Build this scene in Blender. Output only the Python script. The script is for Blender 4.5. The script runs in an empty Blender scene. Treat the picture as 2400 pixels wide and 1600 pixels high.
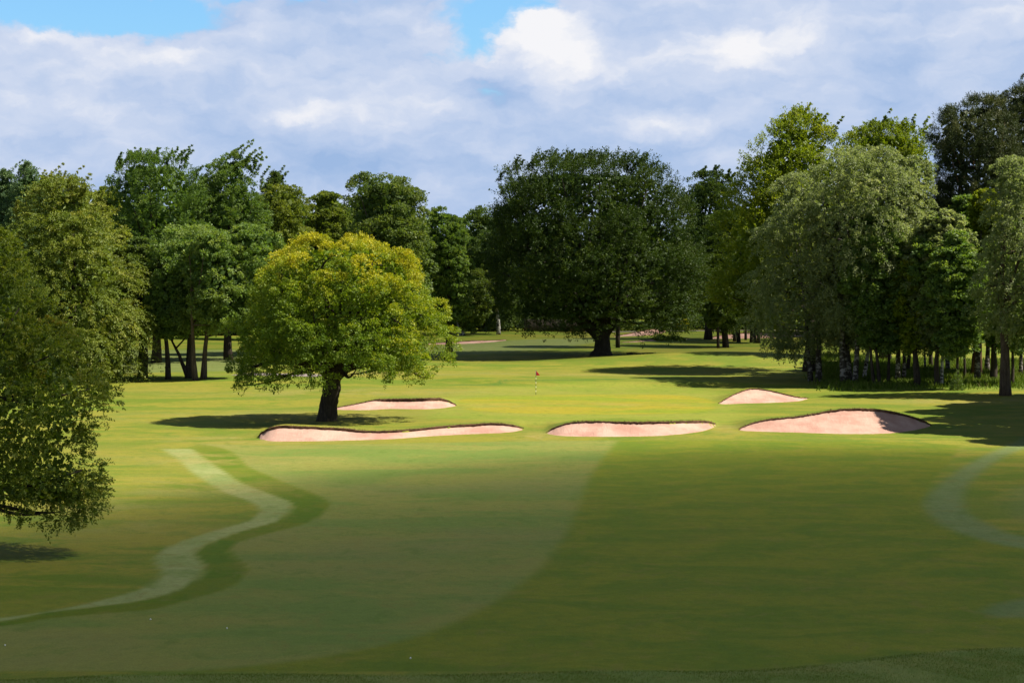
import bpy, math
import numpy as np
from mathutils import Vector

rng = np.random.default_rng(11)
sc = bpy.context.scene
COL = sc.collection
R = math.radians

# ------------------------------------------------------------------ camera model
F = 70 / 36 * 2400.0          # focal length in pixels of the 2400 px wide photograph
HC = 12.0                     # the viewer stands on a rise about 12 m above the green
YH = 603.0                    # horizon row
PITCH = math.atan((800 - YH) / F)


def ray(px, py):
    v = (800 - py) / F
    c, s = math.cos(PITCH), math.sin(PITCH)
    return np.array([(px - 1200) / F, c + s * v, -s + c * v])


def at(px, py, Y):
    d = ray(px, py)
    t = Y / d[1]
    return np.array([d[0] * t, Y, HC + d[2] * t])


cam = bpy.data.cameras.new('camera')
cam.lens = 70
cam.sensor_width = 36
cam.dof.use_dof = True
cam.dof.focus_distance = 180
cam.dof.aperture_fstop = 2.2
cam.clip_start = 0.5
cam.clip_end = 9000
co = bpy.data.objects.new('camera', cam)
COL.objects.link(co)
co.location = (0, 0, HC)
co.rotation_euler = (math.pi / 2 - PITCH, 0, 0)
sc.camera = co

# ------------------------------------------------------------------ helpers


def smooth(a, b, x):
    t = np.clip((x - a) / (b - a), 0, 1)
    return t * t * (3 - 2 * t)


def tag(o, label=None, cat=None, group=None, kind=None):
    if label:
        o['label'] = label
    if cat:
        o['category'] = cat
    if group:
        o['group'] = group
    if kind:
        o['kind'] = kind
    return o


def empty(name, loc):
    o = bpy.data.objects.new(name, None)
    COL.objects.link(o)
    o.location = loc
    o.empty_display_size = 0.5
    return o


def mesh_obj(name, V, faces, mat, parent=None, smooth_shade=False, attrs=None):
    """faces: (n,k) array of one polygon size, or a list of such arrays."""
    me = bpy.data.meshes.new(name)
    V = np.asarray(V, dtype=np.float32)
    fl = faces if isinstance(faces, list) else [faces]
    fl = [np.asarray(f, dtype=np.int32) for f in fl if len(f)]
    nl = sum(f.size for f in fl)
    nf = sum(len(f) for f in fl)
    me.vertices.add(len(V))
    me.vertices.foreach_set('co', V.ravel())
    me.loops.add(nl)
    me.loops.foreach_set('vertex_index', np.concatenate([f.ravel() for f in fl]))
    me.polygons.add(nf)
    sizes = np.concatenate([np.full(len(f), f.shape[1], dtype=np.int32) for f in fl])
    starts = np.concatenate([[0], np.cumsum(sizes)[:-1]]).astype(np.int32)
    me.polygons.foreach_set('loop_start', starts)
    me.polygons.foreach_set('loop_total', sizes)
    if smooth_shade:
        me.polygons.foreach_set('use_smooth', np.ones(nf, dtype=bool))
    me.update(calc_edges=True)
    for an, (dom, data) in (attrs or {}).items():
        a = me.attributes.new(an, 'FLOAT', dom)
        a.data.foreach_set('value', np.asarray(data, dtype=np.float32))
    if mat:
        me.materials.append(mat)
    o = bpy.data.objects.new(name, me)
    COL.objects.link(o)
    if parent:
        o.parent = parent
    return o


class MB:
    """collects tubes, boxes and raw faces into ONE mesh"""

    def __init__(s):
        s.V, s.Q, s.T, s.n = [], [], [], 0

    def raw(s, V, Q=None, T=None):
        V = np.asarray(V, float)
        s.V.append(V)
        if Q is not None and len(Q):
            s.Q.append(np.asarray(Q) + s.n)
        if T is not None and len(T):
            s.T.append(np.asarray(T) + s.n)
        s.n += len(V)

    def tube(s, P, rad, k=8, wob=0.0, flat=1.0):
        P = np.asarray(P, float)
        rad = np.asarray(rad, float)
        n = len(P)
        T = np.gradient(P, axis=0)
        T /= np.linalg.norm(T, axis=1)[:, None] + 1e-9
        ref = np.array([0.0, 1.0, 0.0]) if abs(T[:, 1]).mean() < .8 else np.array([1.0, 0, 0])
        A = np.cross(T, ref)
        A /= np.linalg.norm(A, axis=1)[:, None] + 1e-9
        B = np.cross(T, A)
        th = np.arange(k) / k * 2 * math.pi
        rr = rad[:, None] * (1 + wob * rng.normal(0, 1, (n, k)))
        V = P[:, None] + A[:, None] * (np.cos(th) * rr)[..., None] + B[:, None] * (np.sin(th) * rr * flat)[..., None]
        V = V.reshape(-1, 3)
        i = np.arange(n - 1)[:, None] * k
        j = np.arange(k)[None]
        a = i + j
        b = i + (j + 1) % k
        Q = np.stack([a, b, b + k, a + k], -1).reshape(-1, 4)
        V = np.vstack([V, P[:1], P[-1:]])
        jj = np.arange(k)
        c0, c1 = n * k, n * k + 1
        t0 = np.stack([np.full(k, c0), (jj + 1) % k, jj], -1)
        t1 = np.stack([np.full(k, c1), (n - 1) * k + jj, (n - 1) * k + (jj + 1) % k], -1)
        s.raw(V, Q, np.vstack([t0, t1]))

    def box(s, lo, hi):
        x0, y0, z0 = lo
        x1, y1, z1 = hi
        V = [(x0, y0, z0), (x1, y0, z0), (x1, y1, z0), (x0, y1, z0), (x0, y0, z1), (x1, y0, z1), (x1, y1, z1), (x0, y1, z1)]
        s.raw(V, [(0, 3, 2, 1), (4, 5, 6, 7), (0, 1, 5, 4), (1, 2, 6, 5), (2, 3, 7, 6), (3, 0, 4, 7)])

    def build(s, name, mat, parent=None, sm=False, attrs=None):
        f = []
        if s.Q:
            f.append(np.vstack(s.Q))
        if s.T:
            f.append(np.vstack(s.T))
        return mesh_obj(name, np.vstack(s.V), f, mat, parent, sm, attrs)


class NT:
    """small node-tree writer"""

    def __init__(s, tree):
        s.t = tree
        s.n = tree.nodes
        s.l = tree.links

    def new(s, typ, **kw):
        n = s.n.new(typ)
        for k, v in kw.items():
            setattr(n, k, v)
        return n

    def put(s, sock, v):
        if isinstance(v, bpy.types.NodeSocket):
            s.l.new(v, sock)
        elif v is not None:
            if hasattr(sock, 'default_value') and not isinstance(v, (int, float)) and len(sock.default_value) == 4 and len(v) == 3:
                v = (*v, 1)
            sock.default_value = v

    def m(s, op, a, b=None, c=None, clamp=False):
        n = s.new('ShaderNodeMath', operation=op)
        n.use_clamp = clamp
        for i, v in enumerate((a, b, c)):
            if v is not None:
                s.put(n.inputs[i], v)
        return n.outputs[0]

    def vm(s, op, a, b=None):
        n = s.new('ShaderNodeVectorMath', operation=op)
        s.put(n.inputs[0], a)
        if b is not None:
            s.put(n.inputs[1], b)
        return n.outputs[0]

    def mix(s, f, a, b, bt='MIX'):
        n = s.new('ShaderNodeMix', data_type='RGBA', blend_type=bt)
        s.put(n.inputs[0], f)
        s.put(n.inputs[6], a)
        s.put(n.inputs[7], b)
        return n.outputs[2]

    def noise(s, vec, scale, detail=4, rough=.55, dist=0.0):
        n = s.new('ShaderNodeTexNoise')
        s.put(n.inputs['Vector'], vec)
        n.inputs['Scale'].default_value = scale
        n.inputs['Detail'].default_value = detail
        n.inputs['Roughness'].default_value = rough
        n.inputs['Distortion'].default_value = dist
        return n.outputs['Fac'], n.outputs['Color']

    def ramp(s, f, stops):
        n = s.new('ShaderNodeValToRGB')
        cr = n.color_ramp
        while len(cr.elements) < len(stops):
            cr.elements.new(.5)
        for e, (p, c) in zip(cr.elements, stops):
            e.position = p
            e.color = (*c, 1) if len(c) == 3 else c
        s.put(n.inputs[0], f)
        return n.outputs[0]

    def rng(s, v, a, b, c=0.0, d=1.0, typ='SMOOTHSTEP'):
        n = s.new('ShaderNodeMapRange', interpolation_type=typ)
        s.put(n.inputs[0], v)
        for i, x in enumerate((a, b, c, d)):
            s.put(n.inputs[i + 1], x)
        return n.outputs[0]

    def attr(s, name):
        return s.new('ShaderNodeAttribute', attribute_name=name).outputs['Fac']

    def scale(s, vec, xyz):
        n = s.new('ShaderNodeMapping')
        s.put(n.inputs['Vector'], vec)
        n.inputs['Scale'].default_value = xyz
        return n.outputs[0]


def material(name):
    m = bpy.data.materials.new(name)
    m.use_nodes = True
    m.node_tree.nodes.clear()
    w = NT(m.node_tree)
    out = w.new('ShaderNodeOutputMaterial')
    return m, w, out


def principled(w, base, rough=.8, spec=.3, normal=None):
    p = w.new('ShaderNodeBsdfPrincipled')
    w.put(p.inputs['Base Color'], base)
    w.put(p.inputs['Roughness'], rough)
    p.inputs['Specular IOR Level'].default_value = spec
    if normal is not None:
        w.put(p.inputs['Normal'], normal)
    return p


def bump(w, h, strength=.5, dist=.1):
    b = w.new('ShaderNodeBump')
    b.inputs['Strength'].default_value = strength
    b.inputs['Distance'].default_value = dist
    w.put(b.inputs['Height'], h)
    return b.outputs[0]


def plain(name, col, rough=.7, var=.25, scale=6.0, bmp=.3, spec=.3):
    m, w, out = material(name)
    tc = w.new('ShaderNodeTexCoord').outputs['Object']
    f, _ = w.noise(tc, scale, 5)
    c = w.mix(w.rng(f, .3, .7), tuple(x * (1 - var) for x in col), tuple(min(1, x * (1 + var)) for x in col))
    f2, _ = w.noise(tc, scale * 5, 3)
    p = principled(w, c, rough, spec, bump(w, f2, bmp, .02))
    w.l.new(p.outputs[0], out.inputs[0])
    return m


# ------------------------------------------------------------------ light
SUN_EL, SUN_BACK = 54.0, -7.0            # from the right, very slightly from the viewer's side
sv = np.array([math.cos(R(SUN_EL)) * math.cos(R(SUN_BACK)), math.cos(R(SUN_EL)) * math.sin(R(SUN_BACK)), math.sin(R(SUN_EL))])
sun = bpy.data.lights.new('sun', 'SUN')
sun.energy = 5.0
sun.angle = R(.53)
sun.color = (1.0, .93, .80)
so = bpy.data.objects.new('sun', sun)
COL.objects.link(so)
so.rotation_euler = Vector(sv).to_track_quat('Z', 'Y').to_euler()
so.location = (60, 100, 90)

# ------------------------------------------------------------------ sky
world = bpy.data.worlds.new('World')
sc.world = world
world.use_nodes = True
world.node_tree.nodes.clear()
w = NT(world.node_tree)
wout = w.new('ShaderNodeOutputWorld')
bg = w.new('ShaderNodeBackground')
SKY_STRENGTH = .1
bg.inputs[1].default_value = SKY_STRENGTH
sky = w.new('ShaderNodeTexSky', sky_type='NISHITA')
sky.sun_disc = False
sky.sun_elevation = R(SUN_EL)
sky.sun_rotation = math.atan2(sv[0], sv[1])
sky.altitude = 50
sky.air_density = 1.0
sky.dust_density = 1.0
sky.ozone_density = 3.0
tcw = w.new('ShaderNodeTexCoord').outputs['Generated']
sep = w.new('ShaderNodeSeparateXYZ')
w.l.new(tcw, sep.inputs[0])
az = w.m('ARCTAN2', sep.outputs[0], sep.outputs[1])
el = w.m('ARCSINE', sep.outputs[2])
# position on the sky: x = azimuth, y = elevation, in hundredths of a radian
comb = w.new('ShaderNodeCombineXYZ')
w.l.new(w.m('MULTIPLY', az, 100), comb.inputs[0])
w.l.new(w.m('MULTIPLY', el, 100), comb.inputs[1])
P0 = comb.outputs[0]
_, wc = w.noise(w.scale(P0, (.22, .32, 1)), 1.0, 5, .6)
warp = w.vm('MULTIPLY', w.vm('SUBTRACT', wc, (.5, .5, .5)), (3.4, 2.4, 0))
_, wc2 = w.noise(w.scale(P0, (.9, 1.1, 1)), 1.0, 4, .6)
warp2 = w.vm('MULTIPLY', w.vm('SUBTRACT', wc2, (.5, .5, .5)), (1.2, .9, 0))
PW = w.vm('ADD', w.vm('ADD', P0, warp), warp2)
sepw = w.new('ShaderNodeSeparateXYZ')
w.l.new(PW, sepw.inputs[0])


def blob(px, py, sx, sy, amp=1.0):
    """soft patch of sky around the direction of a pixel; sizes in pixels"""
    k = 100 / F
    a = w.m('MULTIPLY', w.m('SUBTRACT', sepw.outputs[0], (px - 1200) * k), 1 / (sx * k))
    b = w.m('MULTIPLY', w.m('SUBTRACT', sepw.outputs[1], (YH - py) * k), 1 / (sy * k))
    r2 = w.m('ADD', w.m('MULTIPLY', a, a), w.m('MULTIPLY', b, b))
    return w.m('MULTIPLY', w.m('EXPONENT', w.m('MULTIPLY', r2, -1)), amp)


def total(bs):
    s_ = bs[0]
    for b in bs[1:]:
        s_ = w.m('ADD', s_, b)
    return s_


f1, _ = w.noise(w.scale(PW, (.13, .33, 1)), 1.0, 5, .5)      # large billows
f2, _ = w.noise(w.scale(PW, (.34, .72, 1)), 1.0, 5, .52)        # small ones
gaps = total([blob(120, 20, 330, 62, 1.15), blob(380, 60, 140, 40, .8), blob(1110, 60, 95, 90, .75), blob(1230, 10, 90, 45, .8), blob(640, -30, 300, 40, .8),
              blob(1140, 215, 60, 40, .35), blob(1500, -240, 420, 90, 1.0), blob(300, -260, 500, 110, 1.0)])
cover = w.m('SUBTRACT', w.m('ADD', 1.0, w.m('MULTIPLY', w.m('SUBTRACT', f2, .5), 1.5)), gaps)
cover = w.rng(cover, .16, .72)
# overhead the same broken cloud goes on
hi, _ = w.noise(tcw, 3.0, 5, .55)
cover_hi = w.rng(hi, .40, .62)
cover = w.mix(w.rng(el, .17, .34), cover, cover_hi)
bright = total([blob(1270, 90, 130, 70, .62), blob(1400, 150, 120, 55, .45), blob(410, 145, 55, 32, .35), blob(140, 90, 110, 30, .35),
                blob(690, 262, 70, 32, .38), blob(190, 255, 170, 50, .28), blob(970, 270, 170, 60, .30), blob(1020, 150, 110, 45, .30), blob(1750, 110, 170, 60, .42),
                blob(1520, 290, 110, 40, .30), blob(1690, 370, 120, 20, .22), blob(2020, 90, 200, 70, .25), blob(2290, 70, 150, 60, .25), blob(250, 140, 260, 50, .25),
                blob(640, 60, 180, 55, -.16), blob(2060, 170, 200, 40, -.10),
                blob(1160, 215, 70, 60, -.34), blob(820, 390, 500, 45, -.20), blob(1800, 330, 600, 30, -.16), blob(300, 330, 400, 35, -.14), blob(1500, 235, 250, 26, -.12)])
sh = w.m('ADD', w.m('MULTIPLY', w.m('SUBTRACT', f1, .5), 1.25), w.m('MULTIPLY', w.m('SUBTRACT', f2, .5), .9))
sh = w.m('ADD', w.m('ADD', .42, sh), bright)
K = 1 / SKY_STRENGTH * .466                # exposure 1 doubles everything
cl = w.ramp(sh, [(.0, (.34, .49, .76)), (.32, (.47, .59, .82)), (.62, (.62, .70, .87)), (1.0, (.92, .92, .95))])
cl = w.mix(1.0, cl, (K, K, K), 'MULTIPLY')
blue = w.mix(1.0, sky.outputs[0], (.47, .70, .85), 'MULTIPLY')
skycol = w.mix(cover, blue, cl)
# higher up, away from the horizon, the sky is dimmed and warmed to deepen the shade
skycol = w.mix(1.0, skycol, w.mix(w.rng(el, .14, .5), (1, 1, 1), (.58, .535, .47)), 'MULTIPLY')
w.l.new(skycol, bg.inputs[0])
w.l.new(bg.outputs[0], wout.inputs[0])

# ------------------------------------------------------------------ terrain
# bunkers: (px, y of the sand's far edge, y of its near edge), run of the sand face in metres, lip height in px
BUNK = {
    'front_long': dict(run=3.6, lip=9, pts=[(604, 1024, 1027), (612, 1012, 1034), (632, 1001, 1038), (660, 997, 1039), (700, 999, 1038.5), (760, 1002, 1037.5), (810, 1004, 1036.5), (850, 1009, 1035), (880, 1010.5, 1034), (920, 1009, 1033), (970, 1006, 1029), (1010, 1001, 1026), (1060, 997, 1023.5), (1110, 994, 1021), (1150, 991, 1019.5), (1185, 992.5, 1018), (1215, 998, 1014), (1231, 1005, 1007)],
                       label='long pale pink sand bunker in front of the spreading oak'),
    'front_middle': dict(run=3.6, lip=8, pts=[(1279, 1015, 1018), (1295, 1003, 1023), (1320, 994, 1026), (1350, 988, 1027.5), (1400, 987, 1028), (1450, 988.5, 1028), (1500, 989, 1027.5), (1550, 988, 1026), (1600, 987, 1021.5), (1640, 986, 1016), (1662, 987, 1010), (1675, 991, 1003), (1681, 996, 999)],
                         label='pink sand bunker in the middle of the front row'),
    'front_right': dict(run=5.2, lip=8, pts=[(1731, 1007, 1010), (1740, 1000, 1012.5), (1765, 990, 1014.5), (1800, 982, 1016), (1860, 977, 1017.5), (1900, 971, 1018.5), (1945, 962, 1019.5), (1980, 958, 1020), (2020, 957, 1020), (2060, 960, 1019.5), (2100, 966, 1018), (2140, 976, 1013), (2170, 987, 1006), (2183, 996, 1000)],
                        label='large pink sand bunker half crossed by tree shade'),
    'green_left': dict(run=4.5, lip=13, pts=[(775, 958, 961), (800, 953, 963), (840, 945, 964), (880, 936, 964), (915, 934.5, 962.5), (960, 934.5, 963), (1000, 933, 963.5), (1035, 933, 961), (1055, 940, 957), (1070, 949, 953)],
                       label='pink sand bunker just right of the oak trunk'),
    'green_right': dict(run=5.5, lip=4, pts=[(1683, 946, 948.5), (1700, 935, 949), (1715, 926, 949), (1735, 918, 948.5), (1755, 911, 948), (1775, 910.5, 947.5), (1800, 914, 947), (1830, 921, 945.5), (1855, 927, 944), (1875, 931.5, 942), (1898, 932.5, 935)],
                        label='small humped pink sand bunker near the birch wood'),
    'far_upper': dict(run=7.0, lip=2, pts=[(1436, 788.5, 790), (1470, 782, 789), (1500, 776, 788), (1530, 771, 786), (1555, 771.5, 781), (1566, 774, 777)],
                      label='distant pink bunker on a mound behind the big beech'),
    'far_lower': dict(run=5.5, lip=4, pts=[(1440, 803.5, 805), (1490, 799, 803), (1530, 794, 801), (1560, 790.5, 799.5), (1600, 792, 798), (1620, 793, 795)],
                      label='distant low pink bunker below the mounded one'),
    'far_right': dict(run=6.0, lip=2, pts=[(1655, 793, 795), (1690, 785, 795.5), (1740, 780, 795.5), (1800, 778, 794), (1850, 777, 791), (1900, 776, 789), (1960, 776, 786), (1985, 778, 781)],
                      label='distant pink bunker behind the row of thin trunks'),
    'far_left': dict(run=3.5, lip=2, pts=[(1000, 805, 807), (1060, 801, 806.5), (1110, 798, 804.5), (1150, 797.5, 801.5), (1188, 796, 797.5)],
                     label='distant thin pink bunker right of the oak crown'),
}


def bank_edge(X):
    return 56.7 + .3 * np.sin(X * .16) + .16 * np.sin(X * .6) + 3.7 * smooth(5, 17, X) - .6 * smooth(-11.5, -15, X)


def base_h(X, Y):
    z = np.zeros_like(X)
    z = z + .10 * np.sin(X * .11 + Y * .05) * smooth(70, 150, Y) + .08 * np.sin(X * .07 - Y * .09 + 1.3) * smooth(60, 140, Y)
    # swell of ground right of the flag, left of the birches
    z = z + 1.0 * np.exp(-((X - 24) / 16) ** 2 - ((Y - 228) / 9) ** 2)
    # bank at the back of the green
    z = z + .38 * smooth(186.5, 189, Y + .05 * X + .5 * np.sin(X * .25)) * smooth(-10, -3, X) * (1 - smooth(18, 30, X)) * (1 - smooth(192, 205, Y))
    # terrace edge close to the viewer
    z = z + .16 * (1 - smooth(-.8, .8, Y - bank_edge(X)))
    # far woods stand a little higher
    z = z + 3.0 * smooth(330, 480, Y)
    return z


for b in BUNK.values():
    p = np.array(b['pts'], float)
    px = np.linspace(p[0, 0], p[-1, 0], 90)
    top = np.interp(px, p[:, 0], p[:, 1])
    bot = np.interp(px, p[:, 0], p[:, 2])
    k = np.ones(5) / 5
    sm_ = lambda a: np.concatenate([a[:2], np.convolve(a, k, 'valid'), a[-2:]])
    top, bot = sm_(top), sm_(bot)
    Fp, Bp = [], []
    hmax = (bot - top).max()
    for x, t, q in zip(px, top, bot):
        Y = 150.0
        for _ in range(30):                   # ray against the ground
            g = float(base_h(np.array(at(x, q, Y)[0]), np.array(Y)))
            d = ray(x, q)
            Y += .7 * ((HC - g) * d[1] / -d[2] - Y)
        f_ = at(x, q, Y)
        r_ = b['run'] * min(1, ((q - t) / hmax) ** .6)
        Fp.append(f_)
        Bp.append(at(x, t, Y + r_))
    b['F'], b['B'] = np.array(Fp), np.array(Bp)
    b['px2m'] = b['F'][:, 1].mean() / F


def terrain(X, Y, cut=True):
    X = np.asarray(X, float)
    Y = np.asarray(Y, float)
    z0 = base_h(X, Y)
    z = z0.copy()
    for b in BUNK.values():
        Fp, Bp = b['F'], b['B']
        yf = np.interp(X, Fp[:, 0], Fp[:, 1])
        yb = np.interp(X, Bp[:, 0], Bp[:, 1])
        zb = np.interp(X, Bp[:, 0], Bp[:, 2])
        x0, x1 = Bp[0, 0], Bp[-1, 0]
        L = 5.0
        ends = np.exp(-(np.clip(x0 - X, 0, None) / 1.5) ** 2 - (np.clip(X - x1, 0, None) / 1.5) ** 2)
        rise = np.maximum(zb - z0, 0) * ends
        # mound behind the rim
        back = rise * np.exp(-(np.clip(Y - yb - .8, 0, None) / L) ** 2) * (Y >= yb)
        # shoulders in front of the rim outside the sand
        t = np.clip((Y - yf) / np.maximum(yb - yf, .05), 0, 1)
        front = rise * t ** 1.6 * (Y < yb) * (Y > yf)
        z = np.maximum(z, z0 + back + front)
        if cut:
            ins = (X > x0 + .1) & (X < x1 - .1) & (Y > yf + .18) & (Y < yb - .05) & (yb - yf > .35)
            z = np.where(ins, z0 + front - .9, z)
    return z


def gz(x, y):
    return float(terrain(np.array([x]), np.array([y]), False)[0])


def gp(px, py):
    """the point of the ground seen at a pixel"""
    Y = np.arange(50, 700, .4)
    d = ray(px, py)
    z = HC + d[2] / d[1] * Y
    g = terrain(d[0] / d[1] * Y, Y, False)
    i = np.argmax(g >= z)
    return np.array([d[0] / d[1] * Y[i], Y[i], g[i]])


def flat(pts):
    """pixels to ground points on the flat, as a polygon in X,Y"""
    o = []
    for x, y in pts:
        d = ray(x, y)
        t = -HC / d[2]
        o.append((d[0] * t, d[1] * t))
    return np.array(o)


def sdf(poly, X, Y):
    """signed distance, positive inside"""
    ins = np.zeros(X.shape, bool)
    dist = np.full(X.shape, 1e9)
    n = len(poly)
    for i in range(n):
        ax, ay = poly[i]
        bx, by = poly[(i + 1) % n]
        ex, ey = bx - ax, by - ay
        t = np.clip(((X - ax) * ex + (Y - ay) * ey) / (ex * ex + ey * ey + 1e-12), 0, 1)
        dist = np.minimum(dist, np.hypot(X - ax - t * ex, Y - ay - t * ey))
        c = (ay > Y) != (by > Y)
        with np.errstate(divide='ignore', invalid='ignore'):
            ins ^= c & (X < (bx - ax) * (Y - ay) / (by - ay) + ax)
    return np.where(ins, dist, -dist)


def cat_rom(pts, m=6, closed=False):
    P = np.array(pts, float)
    n = len(P)
    o = []
    rngi = range(n if closed else n - 1)
    for i in rngi:
        p0, p1, p2, p3 = (P[(i - 1) % n], P[i], P[(i + 1) % n], P[(i + 2) % n]) if closed else (P[max(i - 1, 0)], P[i], P[i + 1], P[min(i + 2, n - 1)])
        for t in np.arange(m) / m:
            o.append(.5 * (2 * p1 + (p2 - p0) * t + (2 * p0 - 5 * p1 + 4 * p2 - p3) * t * t + (3 * p1 - p0 - 3 * p2 + p3) * t ** 3))
    if not closed:
        o.append(P[-1])
    return np.array(o)


def axis(segs):
    o = []
    for a, b, s in segs:
        o.append(np.arange(a, b - 1e-6, s))
    return np.concatenate(o + [[segs[-1][1]]])


xs = axis([(-3500, -700, 350), (-700, -150, 55), (-150, -62, 4), (-62, -34, .6), (-34, 34, .3), (34, 62, .5), (62, 150, 4), (150, 700, 55), (700, 3500, 350)])
ys = axis([(-900, -100, 100), (-100, 36, 8), (36, 54, .8), (54, 62, .15), (62, 128, .3), (128, 176, .25), (176, 215, .45), (215, 345, .9), (345, 600, 8), (600, 1500, 100), (1500, 4500, 500)])
GX, GY = np.meshgrid(xs, ys)
GZ = terrain(GX, GY)

# kinds of turf, each a mowing line seen on the ground
fair_edge = cat_rom([(-900, 1530), (-400, 1492), (0, 1466), (100, 1450), (200, 1440), (300, 1432), (370, 1424), (450, 1402), (520, 1382), (562, 1358), (577, 1336), (566, 1316), (545, 1300), (541, 1285), (560, 1268), (640, 1245), (710, 1226), (750, 1205), (768, 1188), (766, 1172), (730, 1152), (690, 1138), (630, 1113), (580, 1092), (545, 1060), (500, 1045), (455, 1037)], 5)
fair_far = [(600, 1043), (1230, 1036), (1700, 1034), (1960, 1034), (2150, 1034), (2250, 1040)]
right_edge = cat_rom([(2250, 1040), (2230, 1075), (2190, 1120), (2168, 1160), (2170, 1190), (2200, 1222), (2260, 1250), (2330, 1272), (2400, 1285), (2700, 1325)], 5)
fairway = flat(list(map(tuple, fair_edge)) + fair_far + list(map(tuple, right_edge)) + [(2900, 1570), (1800, 1572), (600, 1572), (-900, 1570)])
split = cat_rom([(1452, 1030), (1420, 1065), (1385, 1110), (1362, 1165), (1340, 1220), (1312, 1270), (1265, 1330), (1190, 1390), (1080, 1450), (960, 1495), (800, 1530), (620, 1556), (300, 1585)], 5)
left_half = flat([(-1200, 1590)] + [(-1200, 1030)] + [(1452, 1030)] + list(map(tuple, split)))
pale_l = cat_rom([(-900, 1530), (-300, 1475), (0, 1447), (120, 1430), (220, 1410), (330, 1380), (374, 1352), (378, 1338), (366, 1316), (368, 1302), (395, 1282), (440, 1262), (510, 1240), (580, 1220), (606, 1202), (606, 1186), (580, 1170), (520, 1148), (460, 1113), (430, 1088), (395, 1062), (380, 1052)], 5)
pale_r = cat_rom([(450, 1052), (470, 1068), (530, 1108), (570, 1132), (640, 1158), (676, 1172), (684, 1186), (668, 1204), (640, 1222), (560, 1245), (490, 1272), (458, 1290), (460, 1304), (476, 1322), (474, 1340), (450, 1362), (400, 1388), (320, 1408), (230, 1420), (100, 1436), (0, 1455), (-300, 1490), (-900, 1545)], 5)
pale_strip = flat(list(map(tuple, pale_l)) + list(map(tuple, pale_r)))
rs_o = cat_rom([(2420, 1010), (2360, 1040), (2290, 1075), (2215, 1125), (2172, 1170), (2172, 1195), (2210, 1232), (2290, 1262), (2400, 1285), (2700, 1325)], 5)
rs_i = cat_rom([(2700, 1290), (2400, 1258), (2330, 1235), (2275, 1208), (2258, 1180), (2262, 1150), (2290, 1115), (2350, 1070), (2430, 1035), (2480, 1015)], 5)
right_strip = flat(list(map(tuple, rs_o)) + list(map(tuple, rs_i)))
r_patch = flat([(2300, 1432), (2330, 1415), (2400, 1402), (2600, 1385), (2600, 1440), (2400, 1446), (2330, 1446)])
r_patch2 = flat([(2368, 1150), (2400, 1140), (2600, 1150), (2600, 1240), (2400, 1225), (2362, 1190)])
green = flat(list(map(tuple, cat_rom([(1075, 950), (1090, 935), (1180, 928), (1300, 924), (1420, 922), (1530, 921), (1620, 925), (1672, 940), (1670, 962), (1590, 972), (1400, 975), (1230, 972), (1120, 965)], 4, True))))
apron = flat(list(map(tuple, cat_rom([(1000, 975), (1080, 920), (1200, 905), (1450, 900), (1650, 908), (1720, 930), (1740, 985), (1640, 1000), (1450, 985), (1250, 1000), (1100, 985)], 4, True))))
far_fair_l = flat([(-300, 872), (250, 872), (560, 870), (620, 850), (600, 822), (300, 822), (-300, 822)])
far_fair = flat([(1000, 832), (1180, 826), (1330, 815), (1420, 800), (1420, 792), (1250, 797), (1100, 806), (1010, 812)])
near_bank = flat([(-1500, 1600), (0, 1584), (170, 1572), (420, 1569), (800, 1575), (1200, 1577), (1640, 1570), (1800, 1556), (2100, 1536), (2400, 1512), (2700, 1500), (2900, 1900), (-1500, 1900)])


def soft(poly, wd):
    m = sdf(poly, GX, GY)
    return smooth(-wd, wd, m)


inside = (np.abs(GX) < 130) & (GY > 30) & (GY < 420)
m_fair = soft(fairway, .13)
m_left = soft(left_half, .35) * m_fair
m_pale = np.clip(soft(pale_strip, .16) * smooth(380, 400, 400 + 0 * GX), 0, 1)
m_pale = m_pale * (1 - .85 * smooth(122, 131, GY))
m_rs = np.clip(soft(right_strip, .45) * .85 + soft(r_patch, .4) * .8 + soft(r_patch2, 1.0) * .4, 0, 1)
m_green = soft(green, .5)
m_apron = soft(apron, 1.5)
m_farf = np.clip(soft(far_fair_l, 1.5) + soft(far_fair, 1.5), 0, 1)
m_bank = smooth(.5, -.6, GY - bank_edge(GX) + .2 * np.sin(GX * 2.1) * np.sin(GX * .7)) * .8
# band of thick grass between the pale strip and the fairway
band = flat(list(map(tuple, pale_r)) + list(map(tuple, fair_edge)))
m_band = soft(band, .15) * (1 - m_fair) * (1 - m_pale) * (1 - smooth(122, 134, GY))
# worn, dry ground
DRY = [(-13.5, 145.5, 4, 1.2, .7), (-16, 131, 7, 4, .8), (-20, 152, 12, 6, .55), (-14, 176, 16, 5, .6), (-10, 203, 18, 4, .7), (-18, 118, 6, 4, .6), (-17, 104, 5, 5, .55), (1.6, 132, 1.6, 3, .8), (14.8, 138, 1.4, 3.5, .7), (-2, 178, 4, 2.0, .5), (40, 165, 9, 3, .8),
       (-1, 160, 6, 4, .4), (8, 162, 9, 3, .45), (-16, 205, 16, 2.5, .6), (5, 204, 18, 4, .5), (45, 205, 18, 12, .6), (50, 225, 18, 10, .8), (-20, 95, 5, 4, .5), (-17, 88, 4, 3, .4)]
m_dry = np.zeros_like(GX)
for x, y, a, c, k in DRY:
    m_dry = np.maximum(m_dry, k * np.exp(-((GX - x) / a) ** 2 - ((GY - y) / c) ** 2))
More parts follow.
